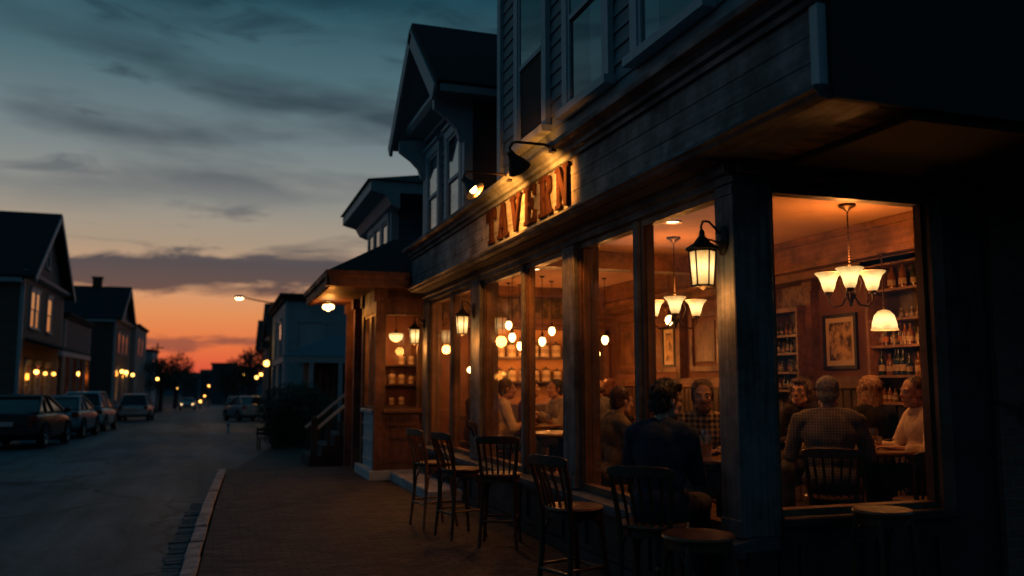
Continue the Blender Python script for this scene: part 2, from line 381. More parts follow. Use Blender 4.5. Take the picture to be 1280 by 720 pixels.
def copy_tree(o, parent=None):
    c = o.copy(); COL.objects.link(c)
    if parent is not None: c.parent = parent
    for ch in list(o.children): copy_tree(ch, c)
    return c

def place(proto, used, loc, rotz, label, group=None):
    if not used: o = proto; used.append(1)
    else: o = copy_tree(proto)
    o.location = loc; o.rotation_euler = (0, 0, rotz); o['label'] = label
    if group: o['group'] = group
    return o

def light(name, kind, energy, parent, loc, col=WARM, radius=.04, rot=None, spot=None, blend=.6):
    l = bpy.data.lights.new(name, kind); l.energy = energy; l.color = col[:3]
    l.shadow_soft_size = radius
    if kind == 'SPOT': l.spot_size = spot; l.spot_blend = blend
    o = bpy.data.objects.new(name, l); COL.objects.link(o); o.parent = parent; o.location = loc
    if rot: o.rotation_euler = rot
    return o

ORD = 'first second third fourth fifth sixth seventh eighth ninth tenth eleventh twelfth thirteenth fourteenth fifteenth sixteenth'.split()

# ------------------------------------------------------------------ camera
cd = bpy.data.cameras.new('camera'); cam = bpy.data.objects.new('camera', cd); COL.objects.link(cam)
cam.location = (0, 0, 1.5); cam.rotation_euler = (R(90+6.24), 0, R(-18.57))
cd.sensor_width = 36; cd.lens = 36*1080/1280; cd.clip_start = .05; cd.clip_end = 3000
cd.dof.use_dof = True; cd.dof.focus_distance = 6.9; cd.dof.aperture_fstop = 1.15; cd.dof.aperture_blades = 0
scene.camera = cam

# ------------------------------------------------------------------ sky
def build_world():
    w = bpy.data.worlds.new("World"); scene.world = w; w.use_nodes = True
    n = w.node_tree; n.nodes.clear(); L = n.links.new
    def nd(t, **k):
        x = n.nodes.new(t)
        for a, b in k.items(): setattr(x, a, b)
        return x
    def mth(op, a, b=None, c=None, clamp=False):
        x = nd('ShaderNodeMath', operation=op, use_clamp=clamp)
        for i, q in enumerate((a, b, c)):
            if q is None: continue
            if isinstance(q, (int, float)): x.inputs[i].default_value = q
            else: L(q, x.inputs[i])
        return x.outputs[0]
    def ramp(fac, stops, interp='LINEAR'):
        x = nd('ShaderNodeValToRGB'); r = x.color_ramp; r.interpolation = interp
        while len(r.elements) < len(stops): r.elements.new(.5)
        for e, (p, c) in zip(r.elements, stops): e.position = p; e.color = c if len(c) == 4 else (*c, 1)
        L(fac, x.inputs[0]); return x.outputs[0]
    def mix(f, a, b):
        x = nd('ShaderNodeMix', data_type='RGBA')
        if isinstance(f, (int, float)): x.inputs[0].default_value = f
        else: L(f, x.inputs[0])
        L(a, x.inputs[6]) if not isinstance(a, tuple) else setattr(x.inputs[6], 'default_value', a)
        L(b, x.inputs[7]) if not isinstance(b, tuple) else setattr(x.inputs[7], 'default_value', b)
        return x.outputs[2]
    tc = nd('ShaderNodeTexCoord'); sp = nd('ShaderNodeSeparateXYZ'); L(tc.outputs['Generated'], sp.inputs[0])
    X, Y, Z = sp.outputs
    az = mth('ARCTAN2', X, Y)
    zz = mth('ADD', mth('MULTIPLY', Z, .8333), .1667)          # -0.2..1 to 0..1
    k = lambda z: (z+.2)/1.2
    base = ramp(zz, [(0, lin(14, 16, 20)), (k(-.02), lin(50, 40, 46)), (k(0), lin(196, 68, 58)), (k(.018), lin(220, 90, 62)),
                     (k(.042), lin(228, 116, 66)), (k(.075), lin(224, 142, 88)), (k(.108), lin(206, 156, 118)), (k(.15), lin(168, 148, 126)),
                     (k(.20), lin(146, 146, 139)), (k(.26), lin(114, 128, 132)), (k(.33), lin(76, 106, 115)), (k(.42), lin(32, 78, 92)),
                     (k(.6), lin(24, 68, 86)), (1, lin(18, 54, 72))])
    away = ramp(zz, [(0, lin(8, 10, 14)), (k(-.01), lin(20, 28, 36)), (k(.02), lin(62, 88, 106)), (k(.15), lin(62, 98, 118)), (k(.42), lin(40, 88, 108)), (1, lin(18, 54, 72))])
    # how far round from the sunset
    dt = mth('COSINE', mth('ADD', az, .06))
    aw = nd('ShaderNodeMapRange', interpolation_type='SMOOTHSTEP'); L(dt, aw.inputs[0]); aw.inputs[1].default_value = .975; aw.inputs[2].default_value = .5
    aw.inputs[3].default_value = 0; aw.inputs[4].default_value = 1
    sky = mix(aw.outputs[0], base, away)
    bk = nd('ShaderNodeMapRange', interpolation_type='SMOOTHSTEP'); L(Y, bk.inputs[0]); bk.inputs[1].default_value = .05; bk.inputs[2].default_value = -.7; bk.inputs[3].default_value = 0; bk.inputs[4].default_value = .6
    sky = mix(bk.outputs[0], sky, (.001, .004, .007, 1))
    # clouds
    cv = nd('ShaderNodeCombineXYZ'); L(mth('MULTIPLY', az, 7), cv.inputs[0]); L(mth('MULTIPLY', Z, 34), cv.inputs[1]); cv.inputs[2].default_value = 3.4
    n1 = nd('ShaderNodeTexNoise'); n1.inputs['Scale'].default_value = 1; n1.inputs['Detail'].default_value = 7; n1.inputs['Roughness'].default_value = .58
    n1.inputs['Distortion'].default_value = .5; L(cv.outputs[0], n1.inputs['Vector'])
    bias = ramp(zz, [(k(.0), (.0,)*3), (k(.030), (.16,)*3), (k(.044), (.50,)*3), (k(.056), (.14,)*3), (k(.090), (.10,)*3), (k(.100), (.52,)*3), (k(.112), (.82,)*3), (k(.124), (.74,)*3), (k(.140), (.22,)*3),
                     (k(.16), (.22,)*3), (k(.19), (.26,)*3), (k(.24), (.12,)*3), (k(.3), (.14,)*3), (k(.36), (.22,)*3), (k(.40), (.3,)*3), (1, (.2,)*3)])
    den = mth('MULTIPLY', mth('SUBTRACT', mth('ADD', mth('MULTIPLY_ADD', n1.outputs['Fac'], 1.7, -.35), bias), .80), 4.2, clamp=True)
    ccol = ramp(zz, [(k(0), lin(120, 58, 58)), (k(.045), lin(128, 74, 66)), (k(.1), lin(74, 60, 65)), (k(.13), lin(70, 68, 75)), (k(.2), lin(92, 98, 104)), (k(.28), lin(50, 64, 74)), (k(.42), lin(18, 50, 62)), (1, lin(6, 18, 28))])
    amt = ramp(zz, [(k(0), (.7,)*3), (k(.135), (.95,)*3), (k(.17), (.6,)*3), (k(.3), (.75,)*3), (1, (.5,)*3)])
    # soft broad clouds higher up
    cv2 = nd('ShaderNodeCombineXYZ'); L(mth('MULTIPLY', mth('ADD', az, mth('MULTIPLY', Z, .5)), 3.4), cv2.inputs[0]); L(mth('MULTIPLY', Z, 15), cv2.inputs[1]); cv2.inputs[2].default_value = 9.1
    n2 = nd('ShaderNodeTexNoise'); n2.inputs['Scale'].default_value = 1.2; n2.inputs['Detail'].default_value = 4; L(cv2.outputs[0], n2.inputs['Vector'])
    soft = mth('MULTIPLY', mth('SUBTRACT', n2.outputs['Fac'], .43), 4.5, clamp=True)
    soft = mth('MULTIPLY', soft, ramp(zz, [(k(.17), (0,)*3), (k(.22), (.75,)*3), (k(.3), (.85,)*3), (k(.37), (.5,)*3), (k(.5), (.5,)*3), (1, (.3,)*3)]))
    sky = mix(soft, sky, ccol)
    # clouds away from the sunset take the dusk colour
    ccol2 = mix(aw.outputs[0], ccol, lin(24, 38, 48))
    sky = mix(mth('MULTIPLY', den, amt), sky, ccol2)
    # faint Nishita twilight on top
    sk = nd('ShaderNodeTexSky', sky_type='NISHITA'); sk.sun_disc = False; sk.sun_elevation = R(.5); sk.sun_rotation = R(-3.5)
    b1 = nd('ShaderNodeBackground'); L(sky, b1.inputs[0]); b1.inputs[1].default_value = 1.0
    b2 = nd('ShaderNodeBackground'); L(sk.outputs[0], b2.inputs[0]); b2.inputs[1].default_value = .0015
    ad = nd('ShaderNodeAddShader'); L(b1.outputs[0], ad.inputs[0]); L(b2.outputs[0], ad.inputs[1])
    out = nd('ShaderNodeOutputWorld'); L(ad.outputs[0], out.inputs[0])
build_world()
sl = bpy.data.lights.new('sun', 'SUN'); sl.energy = .03; sl.angle = R(8); sl.color = (1, .5, .28)
so = bpy.data.objects.new('sun', sl); COL.objects.link(so)
so.rotation_euler = V((-.06, 1, .02)).to_track_quat('Z', 'Y').to_euler()

# ------------------------------------------------------------------ ground
def sheet(name, x0, x1, y0, y1, z, m, nx=1, ny=1):
    b = MB()
    b.quad((x0, y0, z), (x1, y0, z), (x1, y1, z), (x0, y1, z))
    return tag(b.build(name, m), kind='structure')
SLOPE = .0175
def gz(y): return -.12-SLOPE*max(0, min(y, 330)-17)
def strip(name, x0, x1, y0, y1, dz, m, thick=0):
    b = MB(); ys = sorted({y0, y1, *[q for q in (17, 60, 120, 200, 330) if y0 < q < y1]}); rows = []
    for y in ys:
        z = gz(y)+dz; rows.append([b.b.verts.new((x, y, z)) for x in (x0, x1)])
        if thick: rows[-1] += [b.b.verts.new((x, y, z-thick)) for x in (x1, x0)]
    n = len(rows[0])
    for a, c in zip(rows, rows[1:]):
        for k in range(n if thick else 1): b._f([a[k], a[(k+1) % n], c[(k+1) % n], c[k]])
    if thick: b._f(rows[0]); b._f(rows[-1])
    return tag(b.build(name, m), kind='structure')
m_ground = M('dark earth and weeds', (.025, .028, .022), .95, (.045, .045, .036), (.6, .6, .6))
strip('ground', -900, 900, -300, 1500, -.012, m_ground)
strip('road', -6.5, 2.75, -40, 300, 0, mt['asphalt'])
m_pave = M('concrete pavement', (.05, .056, .064), .8, (.085, .09, .1), (2, 2, 2), bump=.3)
strip('pavement', -9.9, -6.5, 22, 250, .12, m_pave, .13)
strip('pavement', 2.75, 8, 26.0, 250, .12, m_pave, .13)
# the pavement outside the tavern; its edge follows the slightly curved kerb
def kx(y):
    return -.36+.0095*y+.00105*y*y if y < 16.5 else .3
KY = [-12+i*.5 for i in range(57)]
KE = 16.0
b = MB()
top = [(kx(y)+.12 if y > 0 else -.24, y) for y in KY if y <= KE]
rows = [[b.b.verts.new((x, y, 0)) for x in (xe, 1.6, 9.5)] for xe, y in top]
for r0, r1 in zip(rows, rows[1:]):
    for i in range(2): b._f([r0[i], r0[i+1], r1[i+1], r1[i]])
a = rows[-1]
for yy, xl in ((17.0, .3), (19.0, .55), (22.0, 1.0), (26.0, 1.5)):
    bt = [b.b.verts.new((x, yy, gz(yy)+.006)) for x in (xl, 2.2, 9.5)]
    for i in range(2): b._f([a[i], a[i+1], bt[i+1], bt[i]])
    a = bt
tag(b.build('pavement', mt['paver']), kind='structure')
# kerb stones, gutter cobbles: laid in a row, surface of the street
rnd = random.Random(3)
kb = MB(); y = -6.
while y < KE:
    ln = rnd.uniform(.4, .8); y1 = min(y+ln, KE)
    x0, x1 = (kx(max(y, 0)), kx(max(y1, 0)))
    j = rnd.uniform(-.012, .012); h = .012+rnd.uniform(-.006, .01)
    w = .095
    v = [(x0-.03+j, y+.016), (x0+w+j, y+.016), (x1+w+j, y1-.016), (x1-.03+j, y1-.016)]
    kb.prism(v, 'z', -.14, h)
    y = y1
bmesh.ops.bevel(kb.b, geom=kb.b.edges[:], offset=.008, segments=1, affect='EDGES')
tag(kb.build('kerb', mt['kerb']), kind='structure')
gb = MB(); y = -6.
while y < 12.5:
    ln = rnd.uniform(.08, .12)
    w = rnd.uniform(.15, .2); x = kx(max(y, 0))-.06-w+rnd.uniform(-.015, .01)
    gb.box(x, x+w, y+.008, y+ln-.008, -.15, -.117+rnd.uniform(0, .016), .008)
    y += ln
tag(gb.build('gutter', mt['cobble']), kind='structure')
# faint worn stop line across the road
m_line = M('worn road paint', (.2, .2, .2), .6, (.06, .06, .062), (3, 9, 1), .42, .6)
strip('road_marking', -5.6, -.2, 30.6, 31.1, .004, m_line)
# asphalt patches and tar seams
m_patch = M('newer asphalt patch', (.02, .021, .023), .5, (.03, .03, .032), (5, 5, 5))
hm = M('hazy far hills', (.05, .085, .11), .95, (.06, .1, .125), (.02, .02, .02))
b = MB(); prev = None
for i in range(61):
    x = -420+i*14; z = 5.5+3.5*mnoise.noise(V((x*.01, 1.3, 0)))+1.2*mnoise.noise(V((x*.05, 4, 0)))
    cur = (b.b.verts.new((x, 520, -12)), b.b.verts.new((x, 560, z-1.0)))
    if prev: b._f([prev[0], cur[0], cur[1], prev[1]])
    prev = cur
tag(b.build('hills', hm), kind='structure')

# ------------------------------------------------------------------ the tavern
tav = thing('tavern', 'two storey corner tavern with lit shop windows under a dark fascia', 'building', (4.5, 8, 0))
def tb(b, name, m, parent=tav, smooth=False): return b.build(name, m, parent, smooth, world=True)
FX = 3.05
# base wall with raised panels
b = MB(); b.box(3.02, 3.22, 4.56, 13.25, -.02, .5)
for y0, y1 in ((4.95, 5.85), (6.05, 7.0), (7.5, 8.5), (8.7, 10.0), (10.6, 11.5), (11.7, 12.85)):
    for q in ((y0, y1, .40, .44), (y0, y1, .1, .14), (y0, y0+.04, .14, .40), (y1-.04, y1, .14, .40)): b.box(3.0, 3.03, q[0], q[1], q[2], q[3])
b.box(2.985, 3.025, 4.54, 13.26, -.02, .08)
tb(b, 'base_wall', mt['base_dark'])
b = MB(); b.prism([(2.9, .5), (3.22, .5), (3.22, .575), (3.05, .575), (2.9, .545)], 'y', 4.53, 13.27); b.box(2.94, 3.0, 4.55, 13.26, .46, .5)
tb(b, 'window_sill', mt['trim_blue'])
# posts
def post(x0, x1, y0, y1, z0=.576, z1=2.74):
    b = MB(); b.box(x0, x1, y0, y1, z0, z1, .006)
    b.box(x0-.008, x1, y0-.004, y1+.004, z1-.07, z1-.03, .003); b.box(x0-.008, x1, y0-.004, y1+.004, z0+.0, z0+.1, .003)
    tb(b, 'post', mt['post_blue'])
post(2.98, 3.26, 4.57, 4.78)
for y0, y1 in ((7.12, 7.40), (10.1, 10.5), (12.95, 13.22)): post(2.975, 3.15, y0, y1)
# header above the windows, stepped mouldings
b = MB(); b.prism([(2.95, 2.86), (2.95, 2.81), (2.985, 2.80), (2.985, 2.75), (3.02, 2.742), (3.25, 2.742), (3.25, 3.0), (2.95, 3.0)], 'y', 4.57, 13.22)
tb(b, 'header', mt['trim_blue'])
# window frames: brown lining, two lights per bay
def win_frame_x(y0, y1, z0=.576, z1=2.74, x=3.06, name='window_frame'):
    b = MB(); w = .05
    b.box(x-.035, x+.06, y0, y0+w, z0, z1); b.box(x-.035, x+.06, y1-w, y1, z0, z1)
    b.box(x-.033, x+.058, y0+w, y1-w, z0, z0+w); b.box(x-.033, x+.058, y0+w, y1-w, z1-w, z1)
    b.box(x-.015, x+.04, y0+w, y0+w+.02, z0+w, z1-w); b.box(x-.015, x+.04, y1-w-.02, y1-w, z0+w, z1-w)
    f = tb(b, name, mt['brown_frame'])
    g = MB(); g.quad((x+.01, y0+w, z0+w), (x+.01, y1-w, z0+w), (x+.01, y1-w, z1-w), (x+.01, y0+w, z1-w))
    tb(g, 'pane', mt['pane'], f)
    # deep reveal inside
    return f
def mullion(y):
    b = MB(); b.box(3.0, 3.13, y-.035, y+.035, .576, 2.74, .006); tb(b, 'mullion', mt['post_blue'])
for y0, ym, y1 in ((4.78, 5.95, 7.12), (7.40, 8.6, 10.1), (10.5, 11.6, 12.95)):
    mullion(ym)
    win_frame_x(y0, ym-.035); win_frame_x(ym+.035, y1)
    b = MB(); b.box(3.125, 3.2, y1-.05, y1, .58, 2.738); b.box(3.125, 3.24, y0, y0+.02, .58, 2.738)
    tb(b, 'window_reveal', mt['brown_frame'])
# recessed corner wall, facing the camera side
YR = 4.6
b = MB(); b.box(3.262, 5.02, YR, YR+.16, -.02, .62)
for x0, x1 in ((3.4, 3.9), (4.0, 4.5)):
    for q in ((x0, x1, .5, .53), (x0, x1, .12, .15), (x0, x0+.03, .15, .5), (x1-.03, x1, .15, .5)): b.box(q[0], q[1], YR-.02, YR+.001, q[2], q[3])
b.box(4.63, 5.02, YR+.002, YR+.158, .62, 2.88)
b.box(3.262, 4.63, YR+.003, YR+.157, 2.76, 2.88)
tb(b, 'corner_wall', mt['base_dark'])
b = MB(); b.box(3.262, 4.66, YR-.06, YR+.15, .62, .68, .01); tb(b, 'window_sill', mt['base_dark'])
b = MB(); z0, z1 = .68, 2.76
b.box(3.262, 3.31, YR+.02, YR+.12, z0, z1); b.box(4.53, 4.63, YR-.02, YR+.12, z0, z1)
b.box(3.31, 4.53, YR+.022, YR+.118, z0, z0+.04); b.box(3.31, 4.53, YR+.022, YR+.118, z1-.05, z1)
b.box(4.505, 4.53, YR+.035, YR+.1, z0+.04, z1-.05)
wf = tb(b, 'window_frame', mt['brown_frame'])
b = MB(); b.quad((3.31, YR+.07, z0+.04), (4.505, YR+.07, z0+.04), (4.505, YR+.07, z1-.05), (3.31, YR+.07, z1-.05)); tb(b, 'pane', mt['pane'], wf)
b = MB(); b.box(5.022, 9.0, YR-.04, YR+.2, -.02, 2.879); tb(b, 'brick_wall', mt['brick'])
# fascia and mouldings along the street
b = MB(); rf = random.Random(5)
for k, (za, zb) in enumerate(((2.955, 3.093), (3.096, 3.234), (3.237, 3.375))):
    y = 3.42
    while y < 13.04:
        y2 = min(13.05, y+rf.uniform(2.2, 3.6)); y2 = 13.05 if 13.05-y2 < .6 else y2
        xo = rf.uniform(0, .005); b.box(2.75+xo, 3.1, y, y2-.003, za, zb, .002); y = y2
tb(b, 'fascia', mt['frieze'])
b = MB()
b.prism([(2.752, 2.955), (2.70, 2.95), (2.69, 2.925), (2.715, 2.915), (2.73, 2.89), (2.78, 2.88), (3.1, 2.88), (3.1, 2.955)], 'y', 3.40, 13.07)
tb(b, 'lower_moulding', mt['trim_blue'])
b = MB()
b.prism([(2.752, 3.375), (2.72, 3.375), (2.715, 3.41), (2.68, 3.42), (2.675, 3.45), (2.64, 3.48), (2.60, 3.49), (2.595, 3.53), (2.64, 3.545), (3.1, 3.60), (3.1, 3.375)], 'y', 3.42, 13.09)
tb(b, 'cornice', mt['trim_blue'])
b = MB(); b.box(2.735, 2.79, 3.405, 3.47, 2.957, 3.374, .004); tb(b, 'end_board', mt['trim_mid'])
# the other side of the overhang, and its worn soffit
mt['shadow_black'] = M('near black painted shade', (.006, .007, .008), .7, (.011, .012, .013), (4, 4, 9), bump=.2)  # shade of the tavern's side faces, put into the colour as near black
b = MB(); b.box(3.1, 9, 3.43, 3.6, 2.88, 3.6); b.box(2.793, 9, 3.375, 3.418, 2.882, 3.66); tb(b, 'side_fascia', mt['shadow_black'])  # thin outer board added to blacken the end of the fascia
b = MB()
for i in range(9): b.box(2.78, 9, 3.6+i*.109, 3.6+i*.109+.105, 2.881, 2.9)
b.box(3.0, 9, 4.5, 4.56, 2.80, 2.881); b.box(2.95, 9, 4.56, 4.598, 2.79, 2.88)
tb(b, 'soffit', mt['soffit'])
b = MB(); b.box(3.3, 9, 3.42, 4.498, 2.835, 2.8795, .006); tb(b, 'soffit_shade_box', M('black soffit shade', (.004, .004, .004), .9))  # added black box standing in for the unlit far part of the soffit
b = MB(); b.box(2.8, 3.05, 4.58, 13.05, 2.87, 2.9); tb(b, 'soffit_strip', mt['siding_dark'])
# flat roof over the single storey part
b = MB(); b.box(3.1, 9, 9.5, 13.2, 3.52, 3.6); tb(b, 'flat_roof', mt['shingle'])
# upper storey in lapped boards
def lap(b, y0, y1, z0, z1, x, step=.145, lapx=.018, sgn=-1):
    z = z0; pts = []
    while z < z1-.001:
        zz = min(z+step, z1)
        pts += [(x+sgn*lapx, z), (x, zz)]
        z = zz
    poly = pts+[(x-sgn*.12, z1), (x-sgn*.12, z0)]
    b.prism(poly, 'y', y0, y1)
b = MB(); lap(b, 3.5, 9.56, 3.6, 7.6, 3.11); tb(b, 'upper_siding', mt['siding'])
b = MB(); b.box(3.235, 9, 3.5, 9.56, 3.6, 7.6); tb(b, 'upper_wall', mt['shadow_black'])
b = MB(); b.box(3.06, 3.2, 9.561, 9.68, 3.6, 7.6); tb(b, 'corner_board', mt['trim_mid'])
b = MB(); b.box(3.06, 3.2, 3.40, 3.499, 3.6, 7.6); b.box(3.2, 9, 3.40, 3.499, 3.661, 7.6); tb(b, 'side_cladding', mt['shadow_black'])
b = MB(); b.prism([(3.085, 3.6), (3.03, 3.6), (3.03, 3.74), (3.06, 3.76), (3.085, 3.78)], 'y', 3.41, 9.67); tb(b, 'water_table', mt['trim_mid'])
b = MB(); b.box(2.7, 9.2, 3.2, 9.9, 7.6, 7.9); tb(b, 'roof', mt['shingle'])

def sash_window(y0, y1, z0, z1, x, parent, dirn=-1, trim=mt['trim_mid'], curtain=.5, world=True, lit=None, rail=True, screen=False):
    """window on a wall of constant x, seen from -x (dirn -1) or +x (dirn 1): frame (sub-parts pane, sash, curtain)"""
    d = dirn; t = .12
    X = lambda a: x+d*a
    def bx(b, a0, a1, *r): b.box(min(X(a0), X(a1)), max(X(a0), X(a1)), *r)
    b = MB()
    bx(b, -.0, .055, y0-t, y0, z0-.0, z1+.0); bx(b, 0, .055, y1, y1+t, z0, z1)
    bx(b, 0, .062, y0-t-.01, y1+t+.01, z1, z1+.14); bx(b, .0, .1, y0-t-.03, y1+t+.03, z1+.14, z1+.18)
    bx(b, 0, .11, y0-t-.03, y1+t+.03, z0-.075, z0)
    f = b.build('window', trim, parent, world=world)
    b = MB(); w = .045; zm = (z0+z1)/2
    for q in ((y0, y0+w, z0, z1), (y1-w, y1, z0, z1), (y0+w, y1-w, z0, z0+w), (y0+w, y1-w, z1-w, z1)): bx(b, .012, .04, *q)
    if rail: bx(b, .012, .045, y0+w, y1-w, zm-.025, zm+.025)
    b.build('sash', trim, f, world=world)
    b = MB()
    if screen:
        q = MB(); q.quad((X(.022), y0+w, z0+w), (X(.022), y1-w, z0+w), (X(.022), y1-w, zm-.025), (X(.022), y0+w, zm-.025)); q.build('insect_screen', mt['screen'], f, world=world)
    for za, zb, xo in ((z0+w, zm-.025, .018), (zm+.025, z1-w, .03))[1 if screen else 0:]:
        b.quad((X(xo), y0+w, za), (X(xo), y1-w, za), (X(xo), y1-w, zb), (X(xo), y0+w, zb))
    b.build('pane', mt['pane_up'], f, world=world)
    b = MB(); bx(b, .002, .004, y0, y1, z0, z1); b.build('room_behind', lit or mt['dark_room'], f, world=world)
    if curtain:
        b = MB(); n = 18; ya = y0+w; yb = y0+w+(y1-y0-2*w)*abs(curtain)
        if curtain < 0: ya, yb = y1-w-(y1-y0-2*w)*abs(curtain), y1-w
        p = [b.b.verts.new((X(.009+.004*math.sin(i*1.9)), ya+(yb-ya)*i/n, z)) for i in range(n+1) for z in (z0+w, z1-w)]
        for i in range(n): b._f([p[2*i], p[2*i+2], p[2*i+3], p[2*i+1]])
        b.build('curtain', mt['curtain'], f, world=world)
    return f
for y0, y1, c in ((8.1, 8.88, .0), (6.6, 7.42, .42), (5.02, 5.95, -.3)):
    sash_window(y0, y1, 4.1, 5.85, 3.095, tav, curtain=c, screen=c == 0)
# interior shell
b = MB(); b.box(3.23, 6.2, 4.77, 13.1, -.02, .02); tb(b, 'interior_floor', mt['floor_in'])
b = MB(); b.box(3.252, 6.2, 4.77, 13.1, 3.0, 3.05); tb(b, 'ceiling', mt['ceil'])
b = MB(); b.box(6.2, 6.32, 4.77, 13.22, 0, 3.2); b.box(3.252, 6.2, 13.1, 13.22, 0, 3.2); b.box(3.252, 6.2, 4.764, 4.79, 2.762, 3.0); tb(b, 'interior_wall', mt['in_wall'])
b = MB(); b.box(4.64, 6.2, 4.764, 4.79, 0, 2.76); tb(b, 'interior_wall', mt['in_wall'])
b = MB(); b.box(5.72, 6.198, 4.8, 13.09, 2.68, 2.998); b.box(5.68, 5.722, 4.8, 13.09, 2.665, 2.72); b.box(5.695, 5.722, 4.8, 13.09, 2.93, 2.998)
b.box(5.9, 6.198, 4.8, 13.09, 2.60, 2.679)
tb(b, 'ceiling_beam', mt['beam'])
b = MB(); b.box(3.26, 5.71, 12.75, 13.098, 2.86, 2.998); b.box(3.26, 5.71, 9.0, 9.25, 2.8, 2.998); tb(b, 'ceiling_beam', mt['beam'])
# panelled back wall: wainscot, rails, pilasters
b = MB(); b.box(6.14, 6.199, 4.8, 13.09, .02, 1.44)
y = 4.85
while y < 13: b.box(6.128, 6.142, y, y+.1, .2, 1.42); y += .125
tb(b, 'wainscot', mt['panel_dk'])
b = MB(); b.box(6.1, 6.2, 4.8, 13.09, 1.44, 1.54); b.box(6.12, 6.2, 4.8, 13.09, 1.54, 1.56); tb(b, 'wall_rail', mt['beam'])
b = MB()
for y0, y1 in ((6.86, 7.0), (7.88, 7.98), (8.62, 8.72), (9.62, 9.74), (10.75, 10.87), (11.9, 12.02)):
    b.box(6.09, 6.2, y0, y1, 1.56, 2.6); b.box(6.08, 6.2, y0-.03, y1+.03, 2.5, 2.6)
tb(b, 'pilaster', mt['beam'])
b = MB()
for y0, y1, z0, z1 in ((8.85, 9.5, 1.65, 2.45), (10.95, 11.8, 1.65, 2.45), (12.1, 12.95, 1.65, 2.45), (9.85, 10.6, 1.65, 2.45)):
    w = .07
    for q in ((y0, y0+w, z0, z1), (y1-w, y1, z0, z1), (y0+w, y1-w, z0, z0+w), (y0+w, y1-w, z1-w, z1)): b.box(6.16, 6.2, *q)
    b.box(6.175, 6.2, y0+w+.06, y1-w-.06, z0+w+.06, z1-w-.06)
tb(b, 'wall_panel', mt['panel'])
# end wall: dark painted band, doorway
b = MB(); b.box(3.26, 5.7, 13.06, 13.099, 2.52, 2.85); tb(b, 'wallpaper_band', mt['wallpaper'])
b = MB(); b.box(3.26, 6.1, 13.05, 13.099, 2.46, 2.52); b.box(3.26, 6.1, 13.04, 13.099, 2.36, 2.40); tb(b, 'wall_rail', mt['beam'])
b = MB(); b.box(5.45, 5.52, 13.0, 13.099, .02, 2.35); b.box(5.98, 6.05, 13.0, 13.099, .02, 2.35); b.box(5.45, 6.05, 13.0, 13.099, 2.28, 2.355); tb(b, 'door_frame', mt['beam'])
b = MB(); b.box(5.52, 5.98, 13.07, 13.098, .02, 2.28); tb(b, 'inner_door', mt['panel_dk'])
# step in front of the end bay
b = MB(); b.box(2.55, 3.02, 10.9, 13.5, -.02, .13, .012); tag(tb(b, 'step', mt['kerb']), 'worn stone doorstep below the far end window')

# sign letters on the fascia
GLY = {
 'T': ([[(0,1),(1,1),(1,.66),(.88,.66),(.80,.84),(.65,.84),(.65,.14),(.80,.14),(.80,0),(.20,0),(.20,.14),(.35,.14),(.35,.84),(.20,.84),(.12,.66),(0,.66)]]),
 'A': ([[(.34,1),(.64,1),(.90,.14),(1.02,.14),(1.02,0),(.58,0),(.58,.14),(.66,.14),(.62,.28),(.36,.28),(.32,.14),(.40,.14),(.40,0),(-.02,0),(-.02,.14),(.09,.14),(.31,.86),(.34,.9)],[(.40,.42),(.58,.42),(.49,.74)]]),
 'V': ([[(-.02,1),(.42,1),(.42,.86),(.34,.86),(.54,.34),(.70,.86),(.60,.86),(.60,1),(1.02,1),(1.02,.86),(.91,.86),(.62,0),(.38,0),(.09,.86),(-.02,.86)]]),
 'E': ([[(0,1),(.94,1),(.94,.68),(.82,.68),(.76,.85),(.42,.85),(.42,.58),(.56,.58),(.58,.68),(.70,.68),(.70,.34),(.58,.34),(.56,.44),(.42,.44),(.42,.15),(.78,.15),(.86,.34),(.98,.34),(.98,0),(0,0),(0,.14),(.14,.14),(.14,.86),(0,.86)]]),
 'R': ([[(0,1),(.64,1),(.82,.96),(.93,.86),(.95,.74),(.92,.62),(.84,.53),(.74,.48),(.90,.14),(1.02,.14),(1.02,0),(.68,0),(.50,.44),(.42,.44),(.42,.14),(.54,.14),(.54,0),(0,0),(0,.14),(.14,.14),(.14,.86),(0,.86)],[(.42,.86),(.56,.86),(.64,.82),(.67,.73),(.64,.63),(.56,.58),(.42,.58)]]),
 'N': ([[(0,1),(.36,1),(.68,.44),(.68,.86),(.56,.86),(.56,1),(1.02,1),(1.02,.86),(.90,.86),(.90,0),(.66,0),(.30,.62),(.30,.14),(.42,.14),(.42,0),(0,0),(0,.14),(.12,.14),(.12,.86),(0,.86)]]),
}
def glyph(ch, w, h, d, bev=.006):
    cu = bpy.data.curves.new('letter', 'CURVE'); cu.dimensions = '2D'; cu.fill_mode = 'BOTH'; cu.extrude = d/2-bev; cu.bevel_depth = bev; cu.bevel_resolution = 1; cu.offset = -bev-.006
    for poly in GLY[ch]:
        sp = cu.splines.new('POLY'); sp.points.add(len(poly)-1); sp.use_cyclic_u = True
        for p, (u, v) in zip(sp.points, poly): p.co = (u*w, v*h, 0, 1)
    o = bpy.data.objects.new('letter', cu); COL.objects.link(o)
    dg = bpy.context.evaluated_depsgraph_get(); me = bpy.data.meshes.new_from_object(o.evaluated_get(dg))
    bpy.data.objects.remove(o); return me
sign = thing('sign', 'rusty red slab serif letters spelling TAVERN on the fascia', 'sign', (2.731, 9.0, 2.985))
for i, ch in enumerate('TAVERN'):
    me = glyph(ch, .318, .38, .030, .004); me.materials.clear(); me.materials.append(mt['letter'])
    o = bpy.data.objects.new('letter', me); COL.objects.link(o); o.parent = sign
    o.location = (0, -i*.415, 0)
    # u axis -> -y, v -> z, normal -> -x
    o.rotation_euler = Matrix(((0, 0, -1), (-1, 0, 0), (0, 1, 0))).to_euler()

